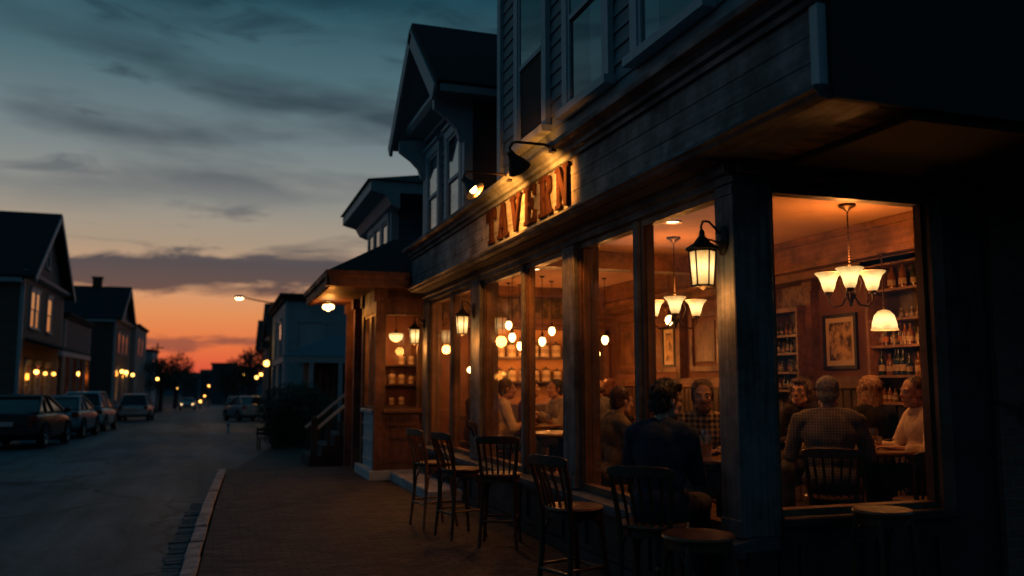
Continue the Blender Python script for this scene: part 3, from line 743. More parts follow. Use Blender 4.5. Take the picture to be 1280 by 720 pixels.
# ------------------------------------------------------------------ gabled upper house behind the fascia, blue house, corner porch
def bar_rake(b, ya, za, yb, zb, x0, x1, t=.16, up=.06):
    """a sloping board in the yz plane between two points, extruded along x"""
    d = V((0, yb-ya, zb-za)).normalized(); n = V((0, -d.z, d.y))
    if n.z < 0: n = -n
    p = [(ya, za), (yb, zb)]
    q = [(ya+n.y*up, za+n.z*up), (yb+n.y*up, zb+n.z*up), (yb-n.y*(t-up), zb-n.z*(t-up)), (ya-n.y*(t-up), za-n.z*(t-up))]
    b.prism(q, 'x', x0, x1)
g = thing('gabled_house', 'dark gabled upper house with pale bargeboards rising behind the fascia', 'house', (6, 12.3, 3.6))
y0, y1, ym = 11.1, 13.6, 12.35
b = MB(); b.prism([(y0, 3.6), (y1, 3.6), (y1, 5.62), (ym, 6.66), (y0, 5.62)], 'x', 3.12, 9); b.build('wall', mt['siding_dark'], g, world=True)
b = MB(); lap(b, y0+.1, y1-.1, 3.6, 5.5, 3.10); b.build('clapboard', mt['siding'], g, world=True)
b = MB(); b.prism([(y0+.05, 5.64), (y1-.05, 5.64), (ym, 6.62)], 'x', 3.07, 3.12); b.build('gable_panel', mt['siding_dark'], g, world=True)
b = MB(); b.box(3.04, 3.16, y0-.01, y0+.12, 3.6, 5.4); b.box(3.04, 3.16, y1-.12, y1+.01, 3.6, 5.4); b.box(3.02, 3.1, y0+.12, y1-.12, 5.38, 5.5); b.build('corner_board', mt['trim_mid'], g, world=True)
b = MB()
for s, ye in ((-1, y0-.42), (1, y1+.42)): bar_rake(b, ye, 5.4, ym, 6.84, 2.55, 9.1, .1, .05)
b.build('roof', mt['shingle'], g, world=True)
b = MB()
for s, ye in ((-1, y0-.40), (1, y1+.40)):
    bar_rake(b, ye, 5.36, ym, 6.78, 2.52, 2.57, .22, .02); bar_rake(b, ye+(.1 if s < 0 else -.1), 5.36, ym, 6.66, 2.57, 3.07, .04, -.04)
b.build('bargeboard', mt['trim_pale'], g, world=True)
b = MB(); b.prism([(3.1, 5.42), (2.78, 5.48), (2.72, 5.54), (2.72, 5.6), (3.1, 5.7)], 'y', y0-.1, y1+.1); b.build('pent_cornice', mt['trim_mid'], g, world=True)
b = MB(); b.box(2.6, 9, y0-.34, y0-.02, 5.34, 5.42); b.box(2.6, 9, y0-.42, y0-.34, 5.3, 5.46); b.build('eave', mt['trim_mid'], g, world=True)
b = MB()
for yy in (y0+.06, y1-.06):
    b.prism([(3.06, 4.75), (2.98, 4.8), (2.93, 4.95), (2.8, 5.08), (2.62, 5.2), (2.62, 5.38), (3.06, 5.44)], 'y', yy-.05, yy+.05)
b.build('bracket', mt['trim_mid'], g, world=True)
b = MB(); b.lathe([(0, 6.35), (.09, 6.33), (.12, 6.2), (.09, 6.0), (0, 5.95)], (3.05, ym, 0), 10); b.build('gable_ornament', mt['trim_mid'], g, world=True)
for ya, yb in ((11.38, 12.05), (12.65, 13.3)): sash_window(ya, yb, 3.75, 5.05, 3.09, g, curtain=.6)
# chimneyless blue house behind the porch
h = thing('blue_house', 'blue clapboard house with bracketed hip roof above the corner porch', 'house', (5.5, 17.8, 0))
mt['blue_siding'] = M('blue clapboard', (.06, .13, .17), .6, (.08, .165, .21), (3, 3, 14))
b = MB(); b.box(3.15, 8, 16.5, 19.3, -.1, 5.1); lap(b, 16.52, 19.28, .2, 5.0, 3.1)
for i in range(34):
    b.prism([(16.5-.018, .2+i*.145), (16.5, .2+(i+1)*.145), (16.52, .2+(i+1)*.145), (16.52, .2+i*.145)], 'x', 3.2, 8) if False else b.box(3.2, 8, 16.485, 16.51, .2+i*.145, .2+i*.145+.13)
b.build('wall', mt['blue_siding'], h, world=True)
b = MB(); b.box(3.05, 3.2, 16.47, 16.6, -.1, 5.0); b.box(3.05, 3.2, 19.2, 19.32, -.1, 5.0); b.build('corner_board', mt['trim_mid'], h, world=True)
b = MB(); b.prism([(3.12, 4.78), (2.95, 4.85), (2.85, 5.02), (2.62, 5.08), (2.56, 5.1), (2.56, 5.3), (3.12, 5.3)], 'y', 15.95, 19.9); b.box(3.12, 8, 15.95, 16.5, 5.08, 5.3); b.build('eave', mt['trim_mid'], h, world=True)
b = MB(); b.b.verts.ensure_lookup_table()
e = [(2.5, 15.9, 5.302), (8.3, 15.9, 5.302), (8.3, 19.95, 5.302), (2.5, 19.95, 5.302)]; t = [(4.6, 17.5, 5.95), (7, 17.5, 5.95), (7, 18.4, 5.95), (4.6, 18.4, 5.95)]
ev = [b.b.verts.new(p) for p in e]; tv = [b.b.verts.new(p) for p in t]
for i in range(4): b._f([ev[i], ev[(i+1) % 4], tv[(i+1) % 4], tv[i]])
b._f(tv); b._f(ev[::-1]); b.build('roof', mt['shingle'], h, world=True)
for ya, yb in ((16.75, 17.35), (17.6, 18.2), (18.4, 19.0)): sash_window(ya, yb, 3.55, 4.7, 3.075, h, curtain=.7)

p = thing('corner_porch', 'russet timber porch with glazed bay under a dark hipped roof', 'porch', (2.7, 14.5, 0))
def pb(b, name, m, parent=p, smooth=False): return b.build(name, m, parent, smooth, world=True)
b = MB()
ev = [b.b.verts.new(q) for q in ((1.5, 13.16, 3.2), (5, 13.16, 3.2), (5, 16.4, 3.2), (1.5, 16.9, 3.2))]
tv = [b.b.verts.new(q) for q in ((2.75, 14.6, 3.95), (5, 14.6, 3.95), (5, 15.4, 3.95), (2.75, 15.4, 3.95))]
for i in range(4): b._f([ev[i], ev[(i+1) % 4], tv[(i+1) % 4], tv[i]])
b._f(tv); b._f(ev[::-1]); pb(b, 'roof', mt['shingle'])
b = MB()
fp = [(0, 3.195), (-.06, 3.195), (-.05, 3.12), (-.01, 3.09), (0, 2.98), (.03, 2.96), (.12, 2.96), (.12, 3.195)]
b.prism([(13.18+u, z) for u, z in fp], 'x', 1.47, 2.74)
b.prism([(1.52+u, z) for u, z in fp], 'y', 13.13, 16.85)
pb(b, 'porch_fascia', mt['porch_wood'])
b = MB()
for i in range(18): b.box(1.64, 4.4, 13.3+i*.195, 13.3+i*.195+.19, 2.985, 3.0)
pb(b, 'porch_soffit', mt['porch_wood'])
# glazed bay: front face y=13.59, street face x=2.3
b = MB()
b.box(2.3, 2.43, 13.59, 13.72, .14, 2.985); b.box(3.07, 3.25, 13.6, 13.72, .14, 2.985); b.box(2.3, 2.42, 14.86, 15.0, .14, 2.985)
b.box(2.26, 2.46, 13.55, 13.75, 2.78, 2.984); b.box(2.27, 2.45, 14.84, 15.03, 2.78, 2.984)
pb(b, 'bay_post', mt['porch_wood'])
b = MB(); b.box(2.43, 3.07, 13.61, 13.7, 2.62, 2.985); b.box(2.31, 2.41, 13.72, 14.86, 2.62, 2.985); b.box(2.43, 3.3, 13.56, 13.612, 2.8, 2.86); pb(b, 'bay_header', mt['porch_wood'])
b = MB(); b.box(2.431, 3.07, 13.62, 13.7, .14, 1.02)
for q in ((2.5, 3.0, .82, .88), (2.5, 3.0, .62, .66), (2.5, 3.0, .26, .30), (2.5, 2.54, .30, .62), (2.96, 3.0, .30, .62)): b.box(q[0], q[1], 13.602, 13.621, q[2], q[3])
b.box(2.431, 3.07, 13.55, 13.7, 1.02, 1.08, .008)
pb(b, 'bay_panel', mt['porch_wood'])
b = MB(); b.box(2.33, 2.4, 13.72, 14.86, .14, 1.02)
for q in ((13.78, 14.8, .82, .86), (13.78, 14.8, .55, .60), (13.78, 14.8, .24, .28)): b.box(2.31, 2.331, *q)
b.box(2.27, 2.41, 13.72, 14.86, 1.02, 1.07); pb(b, 'bay_side_panel', mt['trim_mid'])
b = MB(); b.box(2.22, 3.1, 13.53, 15.05, -.02, .14, .01); pb(b, 'bay_plinth', mt['trim_mid'])
b = MB(); b.box(2.98, 3.07, 13.63, 13.69, 1.08, 2.62); b.box(2.43, 2.47, 13.63, 13.69, 1.08, 2.62); b.box(2.47, 2.98, 13.63, 13.69, 2.57, 2.62); b.box(2.47, 2.98, 13.63, 13.69, 1.08, 1.12)
f = pb(b, 'bay_window', mt['brown_frame'])
b = MB(); b.quad((2.47, 13.66, 1.12), (2.98, 13.66, 1.12), (2.98, 13.66, 2.57), (2.47, 13.66, 2.57)); pb(b, 'pane', mt['pane'], f)
for ya, yb in ((13.72, 14.27), (14.31, 14.86)):
    b = MB()
    for q in ((ya, ya+.05, 1.07, 2.62), (yb-.05, yb, 1.07, 2.62), (ya+.05, yb-.05, 2.57, 2.62), (ya+.05, yb-.05, 1.07, 1.12)): b.box(2.33, 2.39, *q)
    f = pb(b, 'bay_window', mt['brown_frame'])
    b = MB(); b.quad((2.36, ya+.05, 1.12), (2.36, yb-.05, 1.12), (2.36, yb-.05, 2.57), (2.36, ya+.05, 2.57)); pb(b, 'pane', mt['pane'], f)
b = MB(); b.box(2.33, 2.39, 14.27, 14.31, 1.07, 2.62); pb(b, 'bay_mullion', mt['brown_frame'])
b = MB(); b.box(2.42, 4.2, 14.9, 15.0, .14, 2.98); b.box(4.1, 4.2, 13.25, 14.9, .14, 2.98); pb(b, 'bay_inner_wall', mt['in_wall'])
b = MB(); b.box(2.42, 4.1, 13.73, 14.9, .14, .18); pb(b, 'bay_floor', mt['floor_in'])
b = MB(); b.box(2.5, 4.05, 14.6, 14.898, .18, 1.12); b.box(2.5, 4.05, 14.68, 14.898, 1.45, 1.48); b.box(2.5, 4.05, 14.68, 14.898, 1.78, 1.81); pb(b, 'bay_shelf', mt['panel_dk'])
b = MB()
for yy in (15.6, 16.6): b.box(2.25, 2.4, yy-.07, yy+.07, -.12, 2.98); b.box(2.21, 2.44, yy-.11, yy+.11, 2.8, 2.98)
pb(b, 'porch_post', mt['porch_wood'])

# ------------------------------------------------------------------ lamps
def make_lantern():
    t = thing('wall_lantern', '', 'lantern')
    Y0 = -.15                                                     # local: wall at y=0, lamp hangs out along -y
    b = MB(); b.lathe([(0, 0), (.062, 0), (.062, .012), (.045, .022), (.02, .03), (0, .03)], mat=Matrix.Translation((0, 0, .12)) @ Matrix.Diagonal((1, 1, 1.55, 1)) @ Matrix.Rotation(R(90), 4, 'X'), seg=20)
    b.build('back_plate', mt['black_metal'], t, True)
    b = MB(); b.tube([(0, -.02, .16), (0, -.06, .2), (0, -.1, .235), (0, -.14, .235), (0, Y0-.005, .2), (0, Y0, .165)], .008)
    b.tube([(0, -.02, .1), (0, -.07, .115), (0, Y0+.02, .125)], .006); b.build('arm', mt['black_metal'], t, True)
    b = MB(); b.lathe([(0, .185), (.012, .18), (.018, .165), (.02, .14), (.05, .10), (.098, .068), (.104, .055), (.098, .05), (0, .052)], (0, Y0, 0), 6); b.build('roof', mt['black_metal'], t)
    b = MB(); b.lathe([(0, .05), (.078, .05), (.062, -.17), (0, -.17)], (0, Y0, 0), 6); b.build('glass', mt['lantern_glass'], t)
    b = MB()
    for k in range(6):
        a = 2*PI*k/6; c, s_ = math.cos(a), math.sin(a)
        b.tube([(.083*c, Y0+.083*s_, .055), (.067*c, Y0+.067*s_, -.178)], .006, 6)
    for z, r_ in ((-.176, .070), (.046, .084)): b.lathe([(r_-.012, z-.006), (r_+.004, z-.006), (r_+.004, z+.008), (r_-.012, z+.008), (r_-.012, z-.006)], (0, Y0, 0), 6)
    b.lathe([(0, -.2), (.012, -.195), (.03, -.182), (0, -.18)], (0, Y0, 0), 8)
    b.build('cage', mt['black_metal'], t)
    light('bulb_light', 'POINT', 5.5, t, (0, Y0-.01, -.26), radius=.07)
    return t
lan, u = make_lantern(), []
for (x, y, lab) in ((2.975, 4.68, 'black lantern on the corner post, nearest and largest of the wall lanterns'),
                    (2.97, 10.33, 'black lantern on the post between the two farthest window bays'),
                    (2.97, 13.12, 'black lantern on the end post beside the russet porch bay')):
    lo_ = place(lan, u, (x, y, 2.27), R(-90), lab, 'wall lanterns along the tavern front')
    if y > 6:
        for c in lo_.children:
            if c.type == 'LIGHT': c.data = c.data.copy(); c.data.energy = 8

def gooseneck(loc, reach, drop, aim, label, power, beam):
    t = thing('sign_lamp', label, 'lamp', loc, 0, 'gooseneck lamps over the sign')
    tip = V((-reach, 0, -.02))
    b = MB(); b.tube([(0, 0, -.02), (-.06, 0, .0), tip+V((.05, 0, .02)), tip+V((.01, 0, .01)), tip+V((-.015, 0, -.03)), tip+V((-.01, 0, -drop*.45))], .012, 8); b.box(-.012, .03, -.035, .035, -.06, .03)
    b.build('arm', mt['black_metal'], t, True)
    d = V(aim).normalized(); q = V((0, 0, -1)).rotation_difference(d).to_matrix().to_4x4()
    m = Matrix.Translation(tip+V((-.01, 0, -drop*.4))) @ q
    b = MB(); b.lathe([(0, .02), (.028, .015), (.034, -.03), (.05, -.06), (.085, -.12), (.105, -.17), (.1, -.17), (.08, -.12), (.045, -.06), (0, -.045)], mat=m, seg=20); b.build('lamp_shade', mt['black_metal'], t, True)
    b = MB(); b.ball(m @ V((0, 0, -.135)), (.04, .04, .046)); b.build('bulb', mt['bulb'], t, True)
    rot = (-V(beam)).to_track_quat('Z', 'Y').to_euler()
    light('bulb_light', 'SPOT', power, t, m @ V((0, 0, -.21)), lin(255, 148, 54), .03, rot, R(128), .75)
    return t
gooseneck((2.62, 6.74, 3.52), .36, .2, (.62, .36, -.7), 'gooseneck lamp with black shade above the last letters of the sign', 115, (.80, .26, -.16))
g_ = gooseneck((2.62, 7.9, 3.53), .44, .16, (.5, -.42, -.7), 'gooseneck lamp with glaring bare bulb above the first letters of the sign', 200, (.74, .44, -.10))
# porch ceiling globe cluster
t = thing('porch_lamp', 'cluster of bare glowing bulbs under the porch roof edge', 'lamp', (1.82, 15.9, 2.985))
b = MB(); b.lathe([(0, 0), (.07, 0), (.07, -.02), (.02, -.04), (.02, -.07), (0, -.07)], seg=12); b.build('lamp_base', mt['bronze'], t, True)
for dx, dy, dz in ((0, 0, -.15), (-.07, .02, -.12), (.07, -.03, -.12), (.02, .06, -.1)):
    b = MB(); b.ball((dx*.8, dy, dz), .05); b.build('bulb', mt['bulb'], t, True)
light('bulb_light', 'POINT', 15, t, (0, -.02, -.3), lin(255, 150, 52), .1)

BELL = [(.03, 0), (.042, .03), (.05, .07), (.066, .11), (.094, .14), (.09, .145), (.06, .115), (.044, .075), (.03, .03), (0, .012)]
def chandelier(loc, drop, n, label, power, rad=.17, a0=.3):
    t = thing('chandelier', label, 'chandelier', loc, 0, 'chandeliers with opal bell shades')
    b = MB(); b.lathe([(0, 0), (.075, 0), (.07, -.02), (.03, -.04), (.012, -.06), (0, -.06)], seg=14); b.build('ceiling_rose', mt['bronze'], t, True)
    b = MB(); z = -.05
    while z > -drop+.14: b.ball((0, 0, z), (.009, .009, .014), 1); z -= .024
    b.build('chain', mt['bronze'], t, True)
    b = MB(); b.lathe([(0, -drop+.15), (.012, -drop+.14), (.018, -drop+.10), (.04, -drop+.07), (.02, -drop+.03), (.018, -drop-.04), (.042, -drop-.08), (.045, -drop-.12), (.02, -drop-.16), (.014, -drop-.2), (0, -drop-.21)], seg=12); b.build('stem', mt['bronze'], t, True)
    for k in range(n):
        a = a0+2*PI*k/n; c, s_ = math.cos(a), math.sin(a)
        P_ = lambda r_, z_: (c*r_, s_*r_, -drop+z_)
        b = MB(); b.tube([P_(.03, -.11), P_(rad*.4, -.19), P_(rad*.75, -.2), P_(rad, -.15), P_(rad, -.1)], .009, 6)
        b.tube([P_(.02, .05), P_(rad*.35, .08), P_(rad*.5, .0), P_(rad*.35, -.1)], .005, 5); b.lathe([(0, -.1), (.03, -.095), (.034, -.06), (0, -.06)], P_(rad, 0), 10)
        arm = b.build('arm', mt['bronze'], t, True)
        b = MB(); b.lathe([(r_*1.2, z_*1.15-.07) for r_, z_ in BELL], P_(rad, 0), 18); b.build('lamp_shade', mt['shade'], t, True)
    light('bulb_light', 'POINT', power, t, (0, 0, -drop+.16), radius=.12)
    return t
chandelier((4.98, 5.92, 2.998), .66, 3, 'three armed chandelier hanging inside the corner window', 40, .2, R(-130))
chandelier((4.42, 7.88, 2.998), .74, 3, 'chandelier with grouped shades behind the street window near the corner post', 34, .25, R(-119))
def pendant(x, y, z, top, label, kind=0, power=0, grp='small drop pendants over the bar'):
    t = thing('pendant_lamp', label, 'lamp', (x, y, top), 0, grp)
    h = top-z
    b = MB(); b.tube([(0, 0, 0), (0, 0, -h+.1)], .005, 6); b.lathe([(0, -h+.13), (.014, -h+.12), (.022, -h+.08), (.03, -h+.05), (0, -h+.05)], seg=10); b.lathe([(0, 0), (.04, 0), (.03, -.02), (0, -.025)], seg=10)
    b.build('cord', mt['bronze'], t, True)
    b = MB()
    if kind == 0: b.lathe([(0, -h+.055), (.03, -h+.05), (.048, -h+.015), (.05, -h-.015), (.036, -h-.05), (.014, -h-.07), (0, -h-.072)], seg=14)
    elif kind == 1: b.lathe([(.02, -h+.09), (.05, -h+.08), (.085, -h+.04), (.105, -h-.03), (.11, -h-.075), (.118, -h-.085), (.118, -h-.095), (.1, -h-.09), (.09, -h-.02), (.04, -h+.06)], seg=20)
    else: b.lathe([(0, -h+.06), (.1, -h+.055), (.12, -h+.045), (.12, -h+.02), (.1, -h-.04), (.06, -h-.075), (0, -h-.09)], seg=16)
    b.build('lamp_shade', mt['shade'] if kind else mt['bulb'], t, True)
    if power: light('bulb_light', 'POINT', power, t, (0, 0, -h-.16), radius=.06)
    return t
pendant(5.64, 6.28, 2.06, 2.66, 'opal bell pendant lamp in front of the right hand bottle shelves', 1, 4, 'opal pendants')
pendant(2.76, 14.3, 2.26, 2.985, 'opal bowl pendant lamp inside the porch bay window', 2, 15, 'opal pendants')
PEND = [(3.9, 11.6, 2.14, 'left window light of the middle bay, lower'), (4.08, 12.3, 2.36, 'left window light of the middle bay, higher'),
        (4.28, 11.4, 2.08, 'right window light of the middle bay, largest in the centre'), (4.62, 11.9, 2.26, 'right window light of the middle bay, nearest the blue post'),
        (4.33, 12.5, 2.06, 'right window light of the middle bay, smallest'),
        (5.2, 11.3, 2.11, 'left light of the corner bay, higher and larger'), (5.02, 11.2, 1.9, 'left light of the corner bay, lowest'), (5.45, 12.3, 1.98, 'left light of the corner bay, smallest between the two others'),
        (5.3, 9.6, 2.28, 'corner bay seen below the chandelier')]
for x, y, z, lab in PEND: pendant(x, y, z, 2.998, 'drop pendant in the '+lab if 'corner bay seen' not in lab else 'drop pendant in the corner bay, left below the chandelier', 0, 10)
t = thing('table_lamp', 'small lamp glowing low beside the white jars on the bar shelf', 'lamp', (3.62, 12.75, 1.52))
b = MB(); b.lathe([(0, 0), (.05, 0), (.05, .015), (.012, .03), (.012, .12), (0, .12)], seg=12); b.build('lamp_base', mt['bronze'], t, True)
b = MB(); b.ball((0, 0, .17), (.06, .06, .05)); b.build('bulb', mt['bulb'], t, True)
light('bulb_light', 'POINT', 4, t, (0, -.12, .2), radius=.05)
t = thing('recessed_light', '', 'ceiling light')
b = MB(); b.lathe([(.06, 0), (.085, 0), (.085, -.012), (.06, -.008), (.06, 0)], seg=18); b.build('trim_ring', mt['bronze'], t, True)
b = MB(); b.lathe([(0, -.004), (.06, -.004), (.06, -.001), (0, -.001)], seg=18); b.build('lamp_face', mt['spot_glow'], t, True)
light('bulb_light', 'SPOT', 26, t, (0, 0, -.03), lin(255, 160, 75), .05, (0, 0, 0), R(130), .9)
u = []
for x, y, lab in ((3.97, 7.09, 'recessed ceiling light nearest the corner, above the chandelier'), (4.59, 9.81, 'recessed ceiling light in the corner bay beside the left mullion'), (3.92, 10.7, 'recessed ceiling light at the top of the middle bay'), (3.72, 5.25, 'added recessed ceiling light, unseen behind the corner post, brightening the near table')):  # last light is added, unseen behind the post, to brighten the near diners
    place(t, u, (x, y, 2.999), 0, lab, 'recessed ceiling lights')

# ------------------------------------------------------------------ seats and tables
def make_chair(wood, seat, label, back=True):
    t = thing('bar_chair' if back else 'bar_stool', label, 'chair' if back else 'stool')
    H = .66
    b = MB(); b.lathe([(0, H-.035), (.17, H-.035), (.195, H-.03), (.205, H-.012), (.198, H), (.17, H+.003), (.12, H-.004), (0, H-.006)], seg=24); b.build('seat', seat, t, True)
    b = MB(); b.lathe([(.165, H-.075), (.182, H-.075), (.182, H-.036), (.165, H-.036), (.165, H-.075)], seg=24); b.build('seat_ring', wood, t, True)
    for sx in (-1, 1):
        b = MB(); b.tube([(sx*.13, .12, H-.04), (sx*.145, .14, .35), (sx*.175, .185, 0)], [.019, .019, .014]); b.build('leg', wood, t, True)
        b = MB()
        if back: b.tube([(sx*.17, -.2, 0), (sx*.15, -.165, .35), (sx*.15, -.165, H-.03), (sx*.165, -.18, H+.1), (sx*.182, -.235, H+.30)], [.015, .019, .019, .017, .016])
        else: b.tube([(sx*.13, -.12, H-.04), (sx*.145, -.14, .35), (sx*.175, -.185, 0)], [.019, .019, .014])
        b.build('leg', wood, t, True)
        b = MB(); b.tube([(sx*.155, .155, .26)]+[(sx*.16, y_, .262) for y_ in (.05, -.05)]+[(sx*.16, -.17, .26)], .011, 6)
        b.build('stretcher', wood, t, True)
    for yy in (.165, -.18):
        b = MB(); b.tube([(-.155, yy, .24), (.155, yy, .24)], .012, 6); b.build('stretcher', wood, t, True)
    for i, (p0, p1) in enumerate((((-.14, .135), (.14, .135)), ((-.15, .12), (-.15, -.15)), ((.15, .12), (.15, -.15)))):
        b = MB(); pts = []
        for k in range(9):
            a = PI*k/8; f = (1-math.cos(a))/2
            pts.append((p0[0]+(p1[0]-p0[0])*f, p0[1]+(p1[1]-p0[1])*f, .40+.19*math.sin(a)**.7 if 0 < k < 8 else .40))
        b.tube(pts, .009, 6); b.build('brace', wood, t, True)
    if back:
        b = MB(); pts = []; 
        for k in range(11):
            f = k/10; x_ = -.205+.41*f; c_ = math.sin(PI*f)
            pts.append((x_, -.235-.045*c_, H+.315+.006*c_))
        hs = [.035]+[.062]*1+[.07]*7+[.062]+[.035]
        b.sweep(pts, .018, hs)
        bmesh.ops.bevel(b.b, geom=b.b.edges[:], offset=.004, segments=1, affect='EDGES')
        b.build('back_rail', wood, t, True)
        for k in range(5):
            x_ = (k-2)*.056; xt = x_*1.15
            b = MB(); b.sweep([(x_*.9, -.15-.02*(1-abs(k-2)/2), H-.02), (x_*.98, -.185-.025*(1-abs(k-2)/2), H+.12), (xt, -.24-.04*(1-(abs(k-2)/2)**2), H+.29)], .016, .012, up=(0, 1, 0)); b.build('spindle', wood, t, True)
    return t
chair, u = make_chair(mt['chair_wood'], mt['seat_wood'], ''), []
G1 = 'tall chairs on the pavement'; G2 = 'tall chairs at the tables indoors'
def put_chair(x, y, h, label, grp, s=1.0):
    o = place(chair, u, (x, y, 0 if grp == G1 else .02), R(-h), label, grp); o.scale = (s, s, s); return o
put_chair(2.34, 5.62, 72, 'tall spindle back chair alone below the sill, nearest empty one with glossy seat', G1)
put_chair(2.52, 7.85, 24, 'tall chair turned back to us, right hand of the paired chairs', G1)
put_chair(2.3, 8.42, 76, 'tall chair partly hidden behind its neighbour, left hand of the paired chairs', G1)
put_chair(2.52, 4.82, 44, 'tall chair under the man in the dark blue jacket', G1)
lc = make_chair(mt['light_chair'], mt['seat_wood'], 'honey coloured tall chair, farthest along the pavement by the step'); lc.location = (2.2, 9.14, 0); lc.rotation_euler = (0, 0, R(-78)); lc['group'] = G1
st = make_chair(mt['chair_wood'], mt['seat_wood'], 'dark backless stool at the foot of the corner post', False); st.location = (2.56, 4.36, 0); st['group'] = 'backless stools'
st2 = copy_tree(st); st2.location = (3.8, 4.32, 0); st2.scale = (.86, .86, 1.13); st2['label'] = 'backless stool with lit round seat below the recessed corner window'
table = thing('pub_table', '', 'table')
b = MB(); b.lathe([(0, .915), (.36, .915), (.38, .922), (.385, .937), (.378, .95), (0, .952)], seg=36); b.build('table_top', mt['table'], table, True)
b = MB(); b.lathe([(0, .03), (.05, .03), (.04, .1), (.035, .5), (.05, .86), (.09, .91), (0, .91)], seg=14); b.build('pedestal', mt['black_metal'], table, True)
b = MB(); b.lathe([(0, 0), (.26, 0), (.26, .012), (.08, .035), (0, .04)], seg=24); b.build('table_base', mt['black_metal'], table, True)
ut = []
for x, y, lab in ((3.5, 5.6, 'round pub table with glasses in front of the man in checks, by the corner post'), (4.95, 5.75, 'round pub table with wine glasses inside the recessed corner window'),
                  (3.5, 8.72, 'dark round pub table just inside the middle window, nearest its glass'), (3.76, 10.45, 'pale topped round pub table behind the near one in the middle bay'), (3.98, 7.5, 'round pub table hidden behind the man in the dark blue jacket')):
    place(table, ut, (x, y, .02), 0, lab, 'round pub tables')
def make_glass(kind):
    t = thing({0: 'pint_glass', 1: 'wine_glass', 2: 'tumbler'}[kind], '', 'glass')
    if kind == 0: pr = [(0, 0), (.03, 0), (.042, .15), (.038, .15), (.028, .012), (0, .012)]; dr = [(0, .014), (.0265, .014), (.034, .1), (0, .1)]
    elif kind == 1: pr = [(0, 0), (.034, 0), (.034, .003), (.006, .008), (.005, .06), (.02, .075), (.036, .105), (.038, .14), (.034, .18), (.032, .18), (.035, .14), (.033, .107), (.016, .079), (0, .076)]; dr = [(0, .08), (.016, .082), (.031, .107), (.032, .118), (0, .118)]
    else: pr = [(0, 0), (.034, 0), (.038, .095), (.034, .095), (.031, .01), (0, .01)]; dr = [(0, .012), (.03, .012), (.0325, .05), (0, .05)]
    b = MB(); b.lathe(pr, seg=18); b.build('glass_body', mt['drink'], t, True)
    b = MB(); b.lathe(dr, seg=16); b.build('drink', mt['beer'], t, True)
    return t
gp = [make_glass(k) for k in range(3)]; gu = [[], [], []]
for k, x, y, lab in ((0, 3.25, 5.43, 'tall pint glass nearest the corner post on the table before the man in checks'), (0, 3.34, 5.53, 'second pint glass beside the corner post, behind the nearest'),
                     (2, 3.19, 5.47, 'short tumbler at the front edge of the table before the man in checks'), (1, 3.44, 5.72, 'wine glass below the chin of the man in checks'),
                     (0, 4.72, 5.56, 'tall glass beside the back of the grey haired man'), (1, 4.78, 5.5, 'wine glass half full in the middle of the recessed window table'), (2, 5.08, 5.8, 'tumbler by the hands of the man in the pale shirt'),
                     (2, 3.55, 8.55, 'left tumbler glinting on the near table of the middle bay'), (2, 3.68, 8.6, 'right tumbler glinting on the near table of the middle bay'), (1, 3.42, 8.9, 'wine glass at the back of the near table of the middle bay'), (0, 4.55, 6.05, 'pint glass half hidden left of the grey haired man')):
    place(gp[k], gu[k], (x, y, .972), 0, lab, 'glasses on the pub tables')
# plate on the table before the man in checks
b = MB(); b.lathe([(0, 0), (.07, 0), (.11, .014), (.108, .018), (.07, .006), (0, .006)], seg=24); o = b.build('plate', M('white plate', (.6, .58, .54), .3), None, True); o.location = (3.32, 5.72, .972); tag(o, 'white plate on the table between the two facing men', 'plate')

# ------------------------------------------------------------------ back shelves, bottles, pictures
def shelf_unit(name, label, x0, y0, y1, zs, ztop, wall=6.19, z0=1.3):
    t = thing(name, label, 'shelves', (x0, (y0+y1)/2, 0))
    b = MB(); b.box(wall-.03, wall-.005, y0, y1, z0, ztop); b.build('back_board', mt['panel_dk'], t, world=True)
    for z in zs:
        b = MB(); b.box(x0, wall-.031, y0+.031, y1-.031, z-.025, z); b.build('shelf', mt['beam'], t, world=True)
    b = MB(); b.box(x0-.01, wall-.005, y0, y0+.03, z0, ztop); b.box(x0-.01, wall-.005, y1-.03, y1, z0, ztop); b.box(x0-.03, wall-.005, y0-.03, y1+.03, ztop, ztop+.05); b.build('shelf_side', mt['beam'], t, world=True)
    return t
RS = (2.38, 2.1, 1.85, 1.57, 1.32)
shelf_unit('wall_shelves', 'right hand bottle shelves seen behind the opal bell pendant', 5.93, 5.5, 6.84, RS, 2.62)
LS = (2.03, 1.83, 1.62, 1.42)
shelf_unit('wall_shelves', 'dark left hand bottle shelves beside the framed picture', 6.0, 7.99, 8.6, LS, 2.28)
def bottle(h, r, glass, lab):
    t = None
    b = MB(); b.lathe([(0, 0), (r, 0), (r, h*.56), (r*.8, h*.66), (r*.36, h*.76), (r*.33, h*.96), (r*.4, h*.965), (r*.4, h), (0, h)], seg=12)
    t = b.build('bottle', glass, None, True)
    b = MB(); b.lathe([(r+.001, h*.16), (r+.001, h*.4)], seg=12); b.build('label_band', lab, t, True)
    return t
bg = [M('dark green bottle glass', (.012, .02, .008), .12), M('amber bottle glass', (.16, .055, .01), .1), M('brown bottle glass', (.05, .018, .008), .1), M('pale spirit bottle', (.12, .075, .035), .08)]
bl = [M('cream bottle paper', (.36, .25, .15), .7), M('orange bottle paper', (.34, .1, .03), .7), M('dull bottle paper', (.28, .2, .13), .7)]
kinds = [(bottle(.29, .037, bg[0], bl[0]), 'dark wine bottle, cream band'), (bottle(.25, .042, bg[1], bl[0]), 'amber spirit bottle, cream band'), (bottle(.27, .036, bg[2], bl[1]), 'brown bottle, orange band'),
         (bottle(.2, .045, bg[3], bl[2]), 'short pale spirit bottle'), (bottle(.235, .033, bg[0], bl[2]), 'small dark bottle, dull band')]
